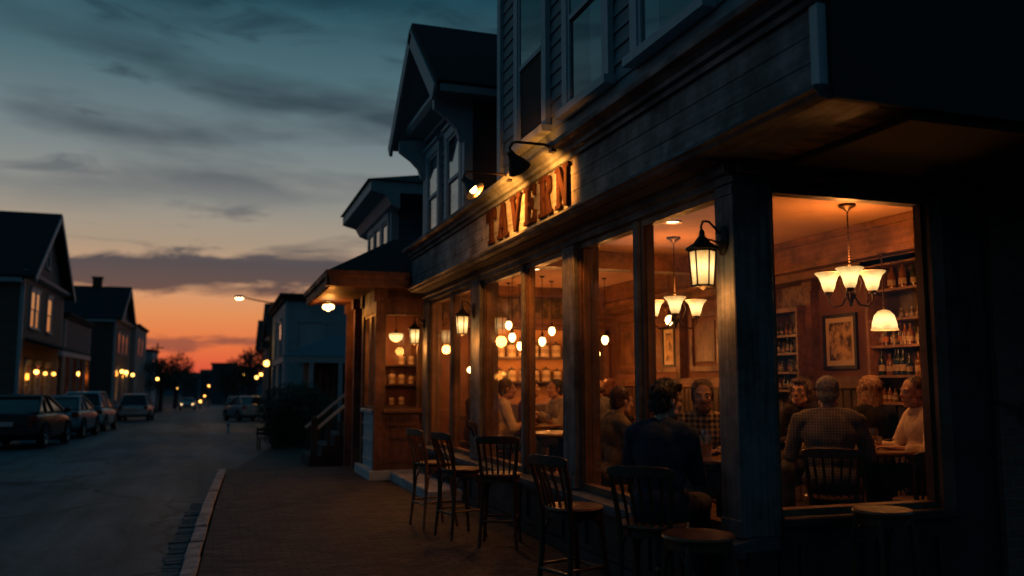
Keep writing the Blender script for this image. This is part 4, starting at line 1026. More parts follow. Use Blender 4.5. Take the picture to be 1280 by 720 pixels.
used = [[] for _ in kinds]
rb = random.Random(11)
def put_bottle(k, x, y, z, label, grp, s=1.):
    o = place(kinds[k][0], used[k], (x, y, z), rb.uniform(0, 6), label, grp); o['category'] = 'bottle'; o.scale = (s, s, s)
SN = ['top', 'second', 'third', 'fourth', 'lowest']
for si, z in enumerate(RS):
    ks = {0: (0, 1, 4), 1: (3,), 2: (1, 3, 2), 3: (0, 2, 4, 1, 0), 4: (3, 4, 1)}[si]
    y = 6.77 if si != 1 else 6.5; n = 0
    if si == 0: y = 6.62
    while y > 6.0:
        k = rb.choice(ks)
        put_bottle(k, 6.03+rb.uniform(-.02, .03), y, z, f'{kinds[k][1]}, {ORD[n]} from the left on {SN[si]} right hand shelf', 'bottles on the right hand shelves', (.92, .52, .78, .84, .6)[si])
        n += 1; y -= rb.uniform(.066, .088) if si != 0 else rb.uniform(.13, .17)
for si, z in enumerate(LS):
    y = 8.54; n = 0
    while y > 8.05:
        k = rb.choice((0, 2, 4, 3))
        put_bottle(k, 6.08+rb.uniform(-.02, .02), y, z, f'{kinds[k][1]}, {ORD[n]} from the left on {SN[si]} left hand shelf', 'bottles on the left hand shelves', .58)
        n += 1; y -= rb.uniform(.065, .1)
# end wall bar shelves with white jars
t = thing('wall_shelves', 'long bar shelves of white jars on the far end wall', 'shelves', (4.6, 13, 0))
b = MB(); b.box(3.7, 5.42, 13.05, 13.095, 1.1, 2.34); b.build('back_board', M('amber board with painted glow', (.42, .2, .08), .8, (.5, .25, .1), (3, 3, 3)), t, world=True)  # lamp glow on the far wall is put into this amber colour
for z in (1.9, 1.52):
    b = MB(); b.box(3.7, 5.42, 12.78, 13.05, z-.03, z); b.build('shelf', mt['panel_dk'], t, world=True)
b = MB(); b.box(3.7, 5.42, 12.5, 13.05, .02, 1.16); b.build('cabinet', mt['panel_dk'], t, world=True)
jar = None; ju = []
b = MB(); b.lathe([(0, 0), (.078, 0), (.082, .02), (.082, .17), (.06, .195), (.06, .2), (0, .2)], seg=14); jar = b.build('storage_jar', M('white stoneware', (.5, .36, .22), .4), None, True); jar['category'] = 'jar'
b = MB(); b.lathe([(0, .2), (.066, .2), (.066, .225), (.02, .235), (.015, .26), (0, .262)], seg=12); b.build('lid', mt['panel_dk'], jar, True)
b = MB(); b.lathe([(.083, .06), (.083, .13)], seg=14); b.build('label_band', M('dark jar band', (.3, .2, .12), .7), jar, True)
for zi, z in enumerate((1.9, 1.52)):
    for k in range(8):
        o = place(jar, ju, (3.95+k*.19+rb.uniform(-.015, .015), 12.92, z), rb.uniform(0, 6), f'white storage jar, {ORD[k]} from the left on the {("upper", "lower")[zi]} far bar shelf', 'white jars on the far bar shelves')
        s = (.95, .85)[zi]*rb.uniform(.93, 1.05); o.scale = (s, s, s)
# jars and clutter in the porch bay
for zi, z in enumerate((1.12, 1.48, 1.81)):
    for k in range(6):
        if (zi, k) in ((0, 3), (2, 1)): continue
        o = place(jar, ju, (2.62+k*.17, 14.78, z), rb.uniform(0, 6), f'storage jar, {ORD[k]} from the left on the {("lowest", "middle", "top")[zi]} shelf of the porch bay', 'jars in the porch bay'); s = rb.uniform(.6, .95); o.scale = (s*.9, s*.9, s)
# pictures
m_art = M('brown ink print', (.6, .38, .18), .8, (.06, .035, .02), (9, 9, 7), .42, .58, detail=5)
def picture(x, y0, y1, z0, z1, label, axis='x'):
    t = thing('framed_picture', label, 'picture', (x, (y0+y1)/2, z0))
    b = MB(); w = .035
    for q in ((y0, y0+w, z0, z1), (y1-w, y1, z0, z1), (y0+w, y1-w, z0, z0+w), (y0+w, y1-w, z1-w, z1)): b.box(x-.03, x, *q)
    b.build('frame', mt['black_metal'], t, world=True)
    b = MB(); b.box(x-.012, x-.002, y0+w, y1-w, z0+w, z1-w); b.build('mount', M('cream mount', (.6, .45, .28), .8), t, world=True)
    m_ = min(.055, (y1-y0)*.16)
    b = MB(); b.box(x-.016, x-.0125, y0+w+m_, y1-w-m_, z0+w+m_, z1-w-m_); b.build('print', m_art, t, world=True)
picture(6.198, 7.28, 7.80, 1.64, 2.22, 'dark framed brown print on the wall inside the recessed corner window')
picture(6.165, 10.98, 11.35, 1.72, 2.3, 'small framed print beside the panelled wall in the corner bay')
b = MB(); b.box(6.17, 6.199, 7.99, 8.6, 2.36, 2.58); tag(b.build('carved_panel', M('carved wall plaque', (.2, .11, .06), .7, (.1, .05, .03), (14, 14, 10), .45, .55, .8, detail=2)), 'carved wooden plaque above the dark left hand bottle shelves', 'plaque')

# ------------------------------------------------------------------ people
def prim_bm(prims, infl=0.):
    b = MB()
    for p in prims:
        if p[0] == 'c':
            _, p0, r0, p1, r1 = p; p0, p1 = V(p0), V(p1); r0 += infl; r1 += infl
            d = p1-p0; L = max(d.length, 1e-4)
            q = V((0, 0, 1)).rotation_difference(d.normalized()).to_matrix().to_4x4()
            m = Matrix.Translation(p0) @ q; pr = []
            for k in range(5): a = -PI/2+PI/2*k/4; pr.append((r0*math.cos(a) if k else 0, r0*math.sin(a)))
            for k in range(5): a = PI/2*k/4; pr.append((r1*math.cos(a) if k < 4 else 0, L+r1*math.sin(a)))
            b.lathe(pr, seg=14, mat=m)
        else:
            _, c, r = p[:3]; rot = p[3] if len(p) > 3 else Matrix.Identity(4)
            m = Matrix.Translation(V(c)) @ rot @ Matrix.Diagonal((r[0]+infl, r[1]+infl, r[2]+infl, 1))
            bmesh.ops.create_icosphere(b.b, subdivisions=3, radius=1, matrix=m)
    return b
def remesh(name, prims, mat, parent, voxel, infl=0., smooth=4, rough=0., rs=40):
    b = prim_bm(prims, infl); me = b.mesh(name, mat)
    o = bpy.data.objects.new(name, me); COL.objects.link(o)
    md = o.modifiers.new('r', 'REMESH'); md.mode = 'VOXEL'; md.voxel_size = voxel
    ms = o.modifiers.new('s', 'SMOOTH'); ms.factor = .5; ms.iterations = smooth
    dg = bpy.context.evaluated_depsgraph_get(); me2 = bpy.data.meshes.new_from_object(o.evaluated_get(dg)); me2.name = name
    o.modifiers.clear(); o.data = me2; bpy.data.meshes.remove(me)
    if not len(me2.materials): me2.materials.append(mat)
    for p in me2.polygons: p.use_smooth = True
    if rough:
        nr = [v.normal.copy() for v in me2.vertices]
        for v, n_ in zip(me2.vertices, nr): v.co += n_*(mnoise.noise(V((v.co.x*rs*2, v.co.y*rs*2, v.co.z*rs)))*rough)
    o.parent = parent
    return o
def ik(sh, tgt, l1, l2, pole):
    sh, tgt = V(sh), V(tgt); d = tgt-sh; L = d.length
    if L > (l1+l2)*.985: d = d*((l1+l2)*.985/L); L = d.length; tgt = sh+d
    a = (l1*l1-l2*l2+L*L)/(2*L); hgt = math.sqrt(max(l1*l1-a*a, 0)); u_ = d.normalized()
    pv = V(pole); pv = (pv-u_*pv.dot(u_)).normalized()
    return sh+u_*a+pv*hgt, tgt
SKIN = M('fair skin', (.42, .22, .14), .5, (.5, .28, .19), (14, 14, 14), bump=.05)
SKIN2 = M('tanned skin', (.33, .16, .1), .5, (.4, .21, .135), (14, 14, 14), bump=.05)
LIP = M('lips', (.3, .1, .08), .5); EYE = M('eye white', (.3, .27, .25), .25); IRIS = M('eye iris', (.03, .02, .015), .1)
TROU = M('dark denim', (.014, .017, .026), .9, (.022, .026, .036), (40, 40, 40), bump=.4)
SHOE = M('dark shoe leather', (.015, .011, .009), .4)
def cloth(name, c, k=1.25): return M(name, c, .88, tuple(min(1, v*k) for v in c), (9, 9, 6), .4, .62, .7, spec=.2, bdist=.04)
def hairm(name, c): return M(name, c, .55, tuple(v*2.2 for v in c), (60, 60, 18), .35, .7, .8, bdist=.01)

def person(label, x, y, h, lean=8, yaw=0, pitch=0, hands=None, shirt=None, skin=SKIN, hair='short', hm_=None, w=1., sleeve=1., spec=False, beard=None, fem=False, vox=.010, seat=.70, s=1., group=None):
    t = thing('person', label, 'person', (x, y, .0), R(-h), group); t.scale = (s, s, s)
    S = seat; H = V((0, 0, S+.085)); ln = R(lean)
    up = V((0, math.sin(ln), math.cos(ln))); fw = V((0, math.cos(ln), -math.sin(ln)))
    T = lambda a, f=0, sx=0: H+up*a+fw*f+V((sx, 0, 0))
    rt = Matrix.Rotation(-ln, 4, 'X'); sw = .92 if fem else 1.
    nb = T(.475, .015)
    torso = [('e', H, (.165*w, .125, .125)), ('e', T(.16, .012*w), (.150*w*sw, .115*w, .16), rt), ('e', T(.33, .0), (.165*w*sw, .112*w, .17), rt),
             ('c', T(.435, -.01, -.135*w*sw), .062, T(.435, -.01, .135*w*sw), .062), ('c', T(.47, -.01, -.04), .055, T(.445, -.012, -.14*w*sw), .055), ('c', T(.47, -.01, .04), .055, T(.445, -.012, .14*w*sw), .055), ('e', T(.38, -.03), (.14*w*sw, .09, .12), rt)]
    if fem: torso += [('e', T(.30, .08, .07), (.06, .05, .06)), ('e', T(.30, .08, -.07), (.06, .05, .06))]
    Hm = Matrix.Translation(nb+up*.02) @ Matrix.Rotation(R(-yaw), 4, 'Z') @ Matrix.Rotation(R(-pitch), 4, 'X') @ Matrix.Translation((0, .025, .145))
    hp = lambda *a: Hm @ V(a)
    hr = Hm.to_3x3().to_4x4()
    k = .95 if fem else 1.
    head = [('e', hp(0, -.012, .032), (.074*k, .094*k, .088), hr), ('e', hp(0, .028, -.03), (.06*k, .068, .08), hr), ('e', hp(0, .055, -.088), (.034*k, .034, .03), hr),
            ('c', hp(-.045, .03, -.07), .028, hp(-.014, .062, -.092), .024), ('c', hp(.045, .03, -.07), .028, hp(.014, .062, -.092), .024),
            ('c', hp(-.036, .074, .027), .015, hp(.036, .074, .027), .015), ('c', hp(0, .086, .022), .009, hp(0, .108, -.018), .0135), ('c', hp(-.012, .096, -.022), .009, hp(.012, .096, -.022), .009),
            ('e', hp(-.04, .064, -.018), (.022, .02, .022), hr), ('e', hp(.04, .064, -.018), (.022, .02, .022), hr),
            ('c', hp(-.016, .086, -.052), .011, hp(.016, .086, -.052), .011), ('c', hp(-.014, .084, -.064), .011, hp(.014, .084, -.064), .011),
            ('e', hp(-.076*k, -.008, -.006), (.011, .02, .032), hr), ('e', hp(.076*k, -.008, -.006), (.011, .02, .032), hr),
            ('c', nb-up*.03, .06*k, hp(0, -.022, -.055), .053*k)]
    body = list(torso)+head
    arms = []; fore = []
    hands = hands or ((.16, .36, S+.30), (-.16, .36, S+.30))
    for sg, tgt in zip((1, -1), hands):
        sh = T(.428, -.005, sg*.178*w*sw); tgt = V(tgt)
        el, wr = ik(sh, tgt, .285, .25, (sg*.55, -.35, -1))
        arms += [('c', sh, .053*(.9 if fem else 1), el, .042)]; f1 = el+(wr-el)*sleeve
        fore += [('c', el, .043, f1, .036 if sleeve > .6 else .044)]
        body += [('c', sh, .048, el, .037), ('c', el, .038, wr, .026)]
        d = (wr-el).normalized(); sd = d.cross(V((0, 0, 1))).normalized(); pn = sd.cross(d).normalized()       # pn points up-ish
        if pn.z < 0: pn = -pn
        d2 = (d*1.0+V((0, 0, -.12))).normalized()
        for q, (off, l1) in enumerate(((-.030, .068), (-.010, .078), (.011, .073), (.031, .058))):
            kn = wr+d2*.088+sd*off+pn*.004
            body += [('c', wr+sd*off*.5+d2*.01, .017, kn, .0115)]
            spd = (d2+sd*off*3.2).normalized(); j1 = kn+spd*l1*.5; j2 = j1+(spd*.75-pn*.66).normalized()*l1*.3; j3 = j2+(spd*.35-pn*.95).normalized()*l1*.22
            body += [('c', kn, .0098, j1, .009), ('c', j1, .009, j2, .0083), ('c', j2, .0083, j3, .0075)]
        b0 = wr+d2*.025-sd*sg*.022; b1 = b0+(d2*.6-sd*sg*.75-pn*.2).normalized()*.042; b2 = b1+(d2*.92-sd*sg*.25-pn*.25).normalized()*.034
        body += [('c', b0, .015, b1, .0115), ('c', b1, .0115, b2, .0095)]
    legs = []; shoes = []
    for sg in (1, -1):
        hp_ = H+V((sg*.09, .02, -.02)); kn = V((sg*.12, .43, S+.055)); an = V((sg*.12, .36, .27+.06)); 
        legs += [('c', hp_, .088, kn, .063), ('c', kn, .060, an, .045)]
        body += [('c', hp_, .08, kn, .055), ('c', kn, .052, an, .038), ('c', an, .036, an+V((0, .10, -.06)), .03)]
        shoes = [('c', an+V((0, -.02, -.045)), .042, an+V((0, .13, -.065)), .036), ('c', an, .042, an+V((0, 0, -.04)), .042)]
        remesh('shoe', shoes, SHOE, t, vox*1.2)
    remesh('body', body, skin, t, vox, smooth=3)
    remesh('shirt', torso+arms+fore+[('e', nb+up*.012, (.074, .072, .03), rt)], shirt, t, vox*1.15, .014, 4, rough=.011, rs=8)
    remesh('trousers', [('e', H-V((0, 0, .02)), (.165*w, .125, .12))]+legs, TROU, t, vox*1.3, .012, 4, rough=.008, rs=9)
    HR = {'short': [('e', hp(0, -.030, .05), (.081*k, .095, .083), hr), ('e', hp(0, -.056, -.016), (.073*k, .058, .066), hr), ('c', hp(-.069*k, .006, .03), .014, hp(-.071*k, .008, -.008), .009), ('c', hp(.069*k, .006, .03), .014, hp(.071*k, .008, -.008), .009)],
          'bald': [('e', hp(0, -.042, -.012), (.082*k, .075, .05), hr)]}
    HR['quiff'] = HR['short']+[('e', hp(0, .052, .1), (.056, .04, .032), hr), ('e', hp(0, -.01, .1), (.07, .07, .045), hr)]
    HR['thin'] = [('e', hp(0, -.032, .05), (.08*k, .09, .08), hr)]+HR['short'][1:2]
    HR['long'] = HR['short']+[('e', hp(0, -.05, -.075), (.088, .055, .12), hr), ('c', hp(-.07, .01, .02), .03, hp(-.075, .0, -.14), .03), ('c', hp(.07, .01, .02), .03, hp(.075, .0, -.14), .03), ('e', hp(0, -.03, .06), (.088, .1, .08), hr)]
    HR['bob'] = HR['short']+[('e', hp(0, -.045, -.02), (.09, .07, .09), hr), ('c', hp(-.074, .0, .03), .026, hp(-.076, .0, -.06), .024), ('c', hp(.074, .0, .03), .026, hp(.076, .0, -.06), .024), ('e', hp(0, .045, .095), (.055, .035, .03), hr)]
    ho = remesh('hair', HR[hair], hm_, t, vox*.8, .002, 2, rough=.009 if hair in ('quiff', 'bob', 'long') else .005, rs=44)
    if hair != 'bald':
        me = ho.data; bb = bmesh.new(); bb.from_mesh(me); bb.verts.ensure_lookup_table(); rr = random.Random(int(x*977+y*131)); cand = list(bb.verts)
        Lk = {'short': .011, 'thin': .010, 'quiff': .03, 'bob': .04, 'long': .05}[hair]
        cen = hp(0, -.03, .03); dn = (Hm.to_3x3() @ V((0, -.55, -1))).normalized(); fr = (Hm.to_3x3() @ V((0, 1, .35))).normalized()
        for _ in range(900):
            v = rr.choice(cand); n_ = v.normal; loc = v.co; fl = dn if (loc-cen).dot(Hm.to_3x3() @ V((0, 0, 1))) < .07 else (fr if hair == 'quiff' else (dn*.3+V((rr.uniform(-.6, .6), rr.uniform(-.6, .6), 0))))
            tg = (fl-n_*fl.dot(n_)); 
            if tg.length < .05: continue
            tg.normalize(); sd = tg.cross(n_).normalized(); ln_ = Lk*rr.uniform(.6, 1.3); w_ = rr.uniform(.0016, .0034)
            p0 = loc-n_*.002; p1 = loc+tg*ln_*.5+n_*(.004+rr.uniform(0, .004)); p2 = loc+tg*ln_+n_*rr.uniform(.0, .007)+sd*rr.uniform(-.006, .006)
            q = [bb.verts.new(u_) for u_ in (p0+sd*w_, p0-sd*w_, p1-sd*w_, p1+sd*w_, p2)]
            bb.faces.new((q[0], q[1], q[2], q[3])); bb.faces.new((q[3], q[2], q[4]))
        bb.to_mesh(me); bb.free()
    for sg in (1, -1):
        b = MB(); b.ball(hp(sg*.031, .0795, .008), .0115); e_ = b.build('eye', EYE, t, True)
        b = MB(); b.ball(hp(sg*.031, .0885, .008), .0052); b.build('iris', IRIS, e_, True)
        b = MB(); b.tube([hp(sg*.014, .0905, .029), hp(sg*.032, .0885, .034), hp(sg*.05, .075, .028)], [.0035, .0042, .003], 6); b.build('eyebrow', hm_, t, True)
    b = MB(); b.tube([hp(-.026, .083, -.057), hp(-.01, .0965, -.0565), hp(.01, .0965, -.0565), hp(.026, .083, -.057)], [.003, .005, .005, .003], 6); b.build('mouth', LIP, t, True)
    if beard:
        remesh('beard', [('e', hp(0, .058, -.092), (.036, .036, .03), hr), ('c', hp(-.054, .02, -.045), .018, hp(-.02, .062, -.092), .024), ('c', hp(.054, .02, -.045), .018, hp(.02, .062, -.092), .024), ('c', hp(-.02, .088, -.042), .008, hp(.02, .088, -.042), .008)], beard, t, vox*.8, .003, 2, rough=.004, rs=40)
    if spec:
        b = MB()
        for sg in (1, -1):
            b.tube([hp(sg*.034+.023*math.cos(a), .1, .006+.019*math.sin(a)) for a in [2*PI*i/14 for i in range(15)]], .0017, 5)
            b.tube([hp(sg*.057, .099, .01), hp(sg*.079, .05, .012), hp(sg*.082, -.01, .01)], .0018, 5)
        b.tube([hp(-.011, .1, .01), hp(.011, .1, .01)], .0017, 5); b.build('spectacles', mt['black_metal'], t, True)
    return t

HB = hairm('black hair', (.008, .006, .005)); HBR = hairm('brown hair', (.045, .022, .012)); HG = hairm('cropped grey hair', (.16, .14, .12)); HBL = hairm('faded blond hair', (.22, .12, .06)); HRD = hairm('ginger hair', (.16, .055, .02))
TABZ = .985
person('man in dark blue jacket and glasses seated outside with his back to us', 2.58, 4.86, 50, 9, 30, 6, ((.06, .37, .98), (-.12, .36, .98)), cloth('dark navy jacket', (.022, .032, .048)), SKIN, 'quiff', HB, 1.0, spec=True, vox=.008, seat=.665)
person('man in a checked shirt facing us across the table by the corner post', 3.56, 6.0, 203, 20, 4, 2, ((.08, .36, TABZ), (-.10, .34, TABZ)), PLAID('bold checked flannel', (.36, .27, .17), (.035, .02, .014), 24, 24, .5), SKIN2, 'short', HBR, 1.05, beard=hairm('short beard', (.05, .026, .016)), vox=.008)
person('man in a grey green pullover in profile beside the mullion, leaning on his elbows', 3.38, 7.5, 92, 20, -8, 8, ((.08, .38, TABZ), (-.10, .38, TABZ)), cloth('grey green pullover', (.13, .11, .075)), SKIN, 'short', HBR, 1.16, vox=.009, s=1.06, seat=.56)
person('grey haired man in a fine checked shirt with his back to the recessed window', 4.36, 5.48, 38, 8, 0, 6, ((.16, .34, TABZ), (-.18, .34, TABZ)), PLAID('fine grey checks', (.10, .088, .075), (.24, .2, .16), 46, 46, .28), SKIN, 'short', HG, 1.16, vox=.008)
person('person with short dark hair and glasses half hidden behind the grey haired man', 5.0, 6.62, 222, 10, 20, 0, ((.12, .34, TABZ), (-.10, .32, TABZ+.06)), cloth('black top', (.02, .015, .013)), SKIN2, 'bob', HBR, .92, spec=True, fem=True, vox=.009)
person('blond haired woman in black with her back turned in the recessed window', 5.42, 6.22, 20, 4, 6, 0, None, cloth('black cardigan', (.012, .011, .011)), SKIN, 'long', HBL, .96, fem=True, vox=.009)
person('man in a pale shirt at the right edge of the recessed window, in profile', 5.42, 5.62, 285, 6, -6, 5, ((.10, .37, TABZ), (-.14, .34, TABZ)), cloth('pale cream shirt', (.5, .38, .26), 1.15), SKIN2, 'thin', HBR, 1.0, sleeve=.55, vox=.008)
person('bald man in grey far inside the corner bay', 4.58, 10.2, 35, 6, -30, 0, None, cloth('grey shirt', (.16, .15, .13)), SKIN, 'bald', HBR, 1.05, vox=.011)
person('ginger haired person deep in the corner bay beyond the bald man', 5.05, 10.95, 60, 6, 0, 0, None, cloth('black tee', (.015, .014, .013)), SKIN, 'bob', HRD, .95, vox=.012)
person('man in a short sleeved white shirt seated in profile in the middle bay', 3.26, 10.3, 98, 10, 0, 4, ((.10, .38, TABZ), (-.12, .40, TABZ)), cloth('white shirt', (.56, .45, .33), 1.15), SKIN2, 'short', HBR, 1.0, sleeve=.12, vox=.009)
person('reddish haired person in dark red in profile behind the middle mullion', 3.88, 11.05, 110, 8, 0, 0, ((.08, .36, TABZ+.12), (-.08, .36, TABZ+.08)), cloth('dark red top', (.10, .03, .018)), SKIN, 'bob', HBR, .95, fem=True, vox=.011)
person('man in a grey jersey facing left beside the blue post in the middle bay', 4.27, 10.56, 262, 12, 0, 0, ((.10, .38, TABZ+.06), (-.08, .38, TABZ+.1)), cloth('grey jersey', (.2, .17, .13)), SKIN2, 'short', HB, 1.05, vox=.011)
person('dim figure seated alone inside the far end window bay', 3.42, 11.85, 140, 6, 0, 0, None, cloth('dark coat', (.03, .024, .02)), SKIN2, 'short', HBR, 1.0, vox=.012)
for (x, y, h, lab) in ((3.64, 6.13, 205, 'chair under the man in bold checks'), (3.34, 7.52, 92, 'chair under the man in the grey green pullover'), (4.31, 5.40, 38, 'chair under the grey haired man, its rail against his back'),
                       (5.46, 5.62, 285, 'chair under the man in the pale shirt'), (4.74, 4.98, 12, 'empty chair with curved rail right of the wine glasses'), (3.2, 10.31, 98, 'chair under the man in the white shirt'),
                       (5.4, 6.12, 20, 'chair under the blond haired woman'), (3.5, 8.25, 0, 'empty chair tucked under the near table of the middle bay'), (3.4, 11.9, 140, 'chair under the dim figure in the end bay'),
                       (3.83, 11.06, 110, 'chair under the reddish haired person'), (4.32, 10.57, 262, 'chair under the man in the grey jersey'), (4.55, 10.14, 35, 'chair under the bald man'), (5.03, 6.66, 222, 'chair under the person with short dark hair and glasses'), (5.0, 10.92, 60, 'chair under the ginger haired person')):
    put_chair(x, y, h, lab, G2)

# ------------------------------------------------------------------ houses along the street
paint = {k: M('weathered clapboard '+k, c, .75, tuple(v*1.35 for v in c), (2, 2, 9), bump=.2) for k, c in
         (('brown', (.12, .095, .085)), ('slate', (.07, .085, .1)), ('cream', (.26, .24, .22)), ('grey', (.3, .35, .38)), ('umber', (.09, .07, .065)))}
def house(name, label, x0, x1, y0, y1, zw, rise, pmat, side, wins, roof='gable', trim=mt['trim_mid'], chim=None, over=.45, boards=True):
    """gable roof with its ridge along x; street face on x1 (side 'R') or x0 (side 'L')"""
    t = thing(name, label, 'house', ((x0+x1)/2, (y0+y1)/2, 0)); ym = (y0+y1)/2
    xs = x1 if side == 'R' else x0; d = 1 if side == 'R' else -1
    def B(b, nm, m, par=t): return b.build(nm, m, par, world=True)
    b = MB()
    if roof == 'gable': b.prism([(y0, -3), (y1, -3), (y1, zw), (ym, zw+rise), (y0, zw)], 'x', x0, x1)
    else: b.box(x0, x1, y0, y1, -6, zw)
    B(b, 'wall', pmat)
    if boards:
        b = MB(); z = .1
        while z < zw-.2:
            b.box(min(xs, xs+d*.016), max(xs, xs+d*.016), y0+.12, y1-.12, z, z+.2); b.box(x0+.1, x1-.1, y0-.016, y0+.001, z, z+.2); z += .225
        B(b, 'clapboard', pmat)
    b = MB()
    for yy in (y0, y1): b.box(min(xs-d*.12, xs+d*.03), max(xs-d*.12, xs+d*.03), yy-.03 if yy == y0 else yy-.11, yy+.11 if yy == y0 else yy+.03, -3, zw)
    if roof == 'gable': b.prism([(xs+d*.0, zw-.12), (xs+d*.34, zw-.06), (xs+d*.38, zw+.06), (xs+d*.0, zw+.18)], 'y', y0-.1, y1+.1)
    B(b, 'corner_board', trim)
    if roof == 'gable':
        sl = rise/((y1-y0)/2)
        b = MB()
        for s, ye in ((-1, y0-over), (1, y1+over)): bar_rake(b, ye, zw-over*sl+.12, ym, zw+rise+.12, x0-.3, x1+.5 if d > 0 else x1+.3, .14, .06)
        if d < 0: b.shift((-.3, 0, 0))
        B(b, 'roof', mt['shingle'])
        b = MB(); xa = xs+d*.5
        for s, ye in ((-1, y0-over), (1, y1+over)): bar_rake(b, ye, zw-over*sl+.1, ym, zw+rise+.1, min(xa, xa+d*.04), max(xa, xa+d*.04), .24, .03)
        B(b, 'bargeboard', trim)
        b = MB(); b.box(x0, x1, y0-over, y0-over+.05, zw-over*sl-.1, zw-over*sl+.08); b.box(x0, x1, y0-over+.05, y0, zw-over*sl-.1, zw-over*sl-.06); B(b, 'eave', trim)
        sash_window(ym-.35, ym+.35, zw+rise*.25, zw+rise*.6, xs, t, d, trim, curtain=.5)
    else:
        b = MB(); b.box(x0-.15, x1+.15, y0-.2, y1+.2, zw, zw+.16); b.box(x0-.28, x1+.28, y0-.32, y1+.32, zw+.16, zw+.28); B(b, 'roof', trim if rise else mt['shingle'])
    for (ya, yb, za, zb, lit) in wins: sash_window(ya, yb, za, zb, xs+d*.016, t, d, trim, curtain=0 if lit else .5, lit=lit)
    if chim:
        b = MB(); cx, cy, cz = chim; b.box(cx-.35, cx+.35, cy-.35, cy+.35, cz-2, cz); b.box(cx-.42, cx+.42, cy-.42, cy+.42, cz, cz+.15); B(b, 'chimney', mt['brick'])
    return t
LR, LD = mt['lit_room'], mt['lit_dim']
def shop_porch(name, label, x, y0, y1, depth, z, d, npost, mat_):
    t = thing(name, label, 'porch', (x, (y0+y1)/2, 0))
    b = MB(); b.prism([(x+d*.04, z+.55), (x+d*depth, z+.1), (x+d*depth, z), (x+d*.04, z+.4)], 'y', y0-.2, y1+.2); b.build('roof', mt['shingle'], t, world=True)
    b = MB(); xa = x+d*depth; b.box(min(xa, xa-d*.1), max(xa, xa-d*.1), y0-.2, y1+.2, z-.2, z+.0); b.build('beam', mt['trim_mid'], t, world=True)
    for k in range(npost):
        yy = y0+(y1-y0)*k/(npost-1); xa = x+d*(depth-.1)
        b = MB(); b.box(xa-.07, xa+.07, yy-.07, yy+.07, -.9, z-.2)
        for sg in (-1, 1): b.tube([(xa, yy, z-.85), (xa, yy+sg*.25, z-.45), (xa, yy+sg*.6, z-.22)], .04, 6)
        b.build('post', mat_, t, world=True)
    b = MB(); b.box(min(x+d*.05, x+d*depth), max(x+d*.05, x+d*depth), y0-.1, y1+.1, -.9, -.2); b.build('deck', mat_, t, world=True)
    return t
house('gabled_house', 'nearest house across the street, with steep gable and warm upstairs windows', -22, -8, 41, 50.6, 6.1, 3.3, paint['brown'], 'R',
      [(42.4, 43.2, 3.9, 5.5, LR), (43.5, 44.2, 3.9, 5.5, LR), (46.2, 47.2, 3.9, 5.5, LR), (42, 43, .5, 2.3, LD), (44.2, 45.2, .1, 2.3, LD), (46.6, 47.6, .5, 2.3, LD)])
shop_porch('street_porch', 'lean-to porch with lamps on the nearest house across the street', -7.96, 41.6, 49.8, 1.5, 2.85, 1, 5, mt['porch_wood'])
house('low_house', 'low dark annex between the two gabled houses across the street', -20, -8.1, 52.5, 62, 5.0, 0, paint['slate'], 'R', [(58.2, 59.6, .0, 2.0, LD)], roof='flat', trim=mt['trim_mid'])
house('gabled_house', 'second gabled house across the street, with chimney and broad roof', -24, -8, 75, 86.4, 6.6, 2.9, paint['umber'], 'R',
      [(77, 78, 3.9, 5.5, None), (80, 81, 3.9, 5.5, None), (83, 84, 3.9, 5.5, None), (76.2, 77.6, .1, 2.6, LR), (81, 82, .1, 2.5, LD), (84, 85.2, .1, 2.5, LD)], chim=(-10.2, 80.7, 10.3))
house('flat_house', 'square topped house with heavy cornice beyond the chimney house', -22, -8, 93, 105, 7.0, 0, paint['cream'], 'R', [(95, 96.2, 4.2, 6, None), (99, 100.2, 4.2, 6, None), (96, 98, .3, 2.6, LD), (101, 103, .3, 2.6, LD)], roof='flat', trim=mt['trim_mid'])
house('flat_house', 'small pale house last in the left hand row', -18, -7.8, 112, 121, 5.2, 0, paint['grey'], 'R', [(114, 116, 2.6, 4.3, None)], roof='flat', trim=mt['trim_pale'])
# right hand side, beyond the blue house
house('grey_house', 'plain grey flat topped house beyond the hedge on the right', 2.5, 12, 37, 46.5, 4.9, 0, paint['grey'], 'L', [(39, 40, 2.6, 4.1, None), (42.5, 43.5, 2.6, 4.1, None)], roof='flat', trim=mt['trim_mid'])
gh = [o for o in COL.objects if o.get('label', '').startswith('plain grey flat')][0]
b = MB(); b.box(3.1, 3.2, 36.93, 37.02, 2.4, 4.0); b.box(4.0, 4.1, 36.93, 37.02, 2.4, 4.0); b.box(3.05, 4.15, 36.9, 37.02, 4.0, 4.12); b.box(3.05, 4.15, 36.88, 37.02, 2.3, 2.4); wf = b.build('window', mt['trim_mid'], gh, world=True)
b = MB(); b.box(3.2, 4.0, 36.97, 36.98, 2.4, 4.0); b.build('blind', mt['curtain'], wf, world=True)
t = thing('porch_house', 'low porch house with pale blue hipped roof behind the hedge', 'house', (4, 29.5, 0))
m_bluer = M('pale slate blue roof', (.09, .16, .2), .7, (.13, .21, .25), (6, 6, 6))
b = MB()
ev = [b.b.verts.new(q) for q in ((1.75, 26.9, 2.3), (6, 26.9, 2.3), (6, 33, 2.3), (1.75, 33, 2.3))]; tv = [b.b.verts.new(q) for q in ((3.3, 28.4, 3.0), (6, 28.4, 3.0), (6, 31.6, 3.0), (3.3, 31.6, 3.0))]
for i in range(4): b._f([ev[i], ev[(i+1) % 4], tv[(i+1) % 4], tv[i]])
b._f(tv); b._f(ev[::-1]); b.build('roof', m_bluer, t, world=True)
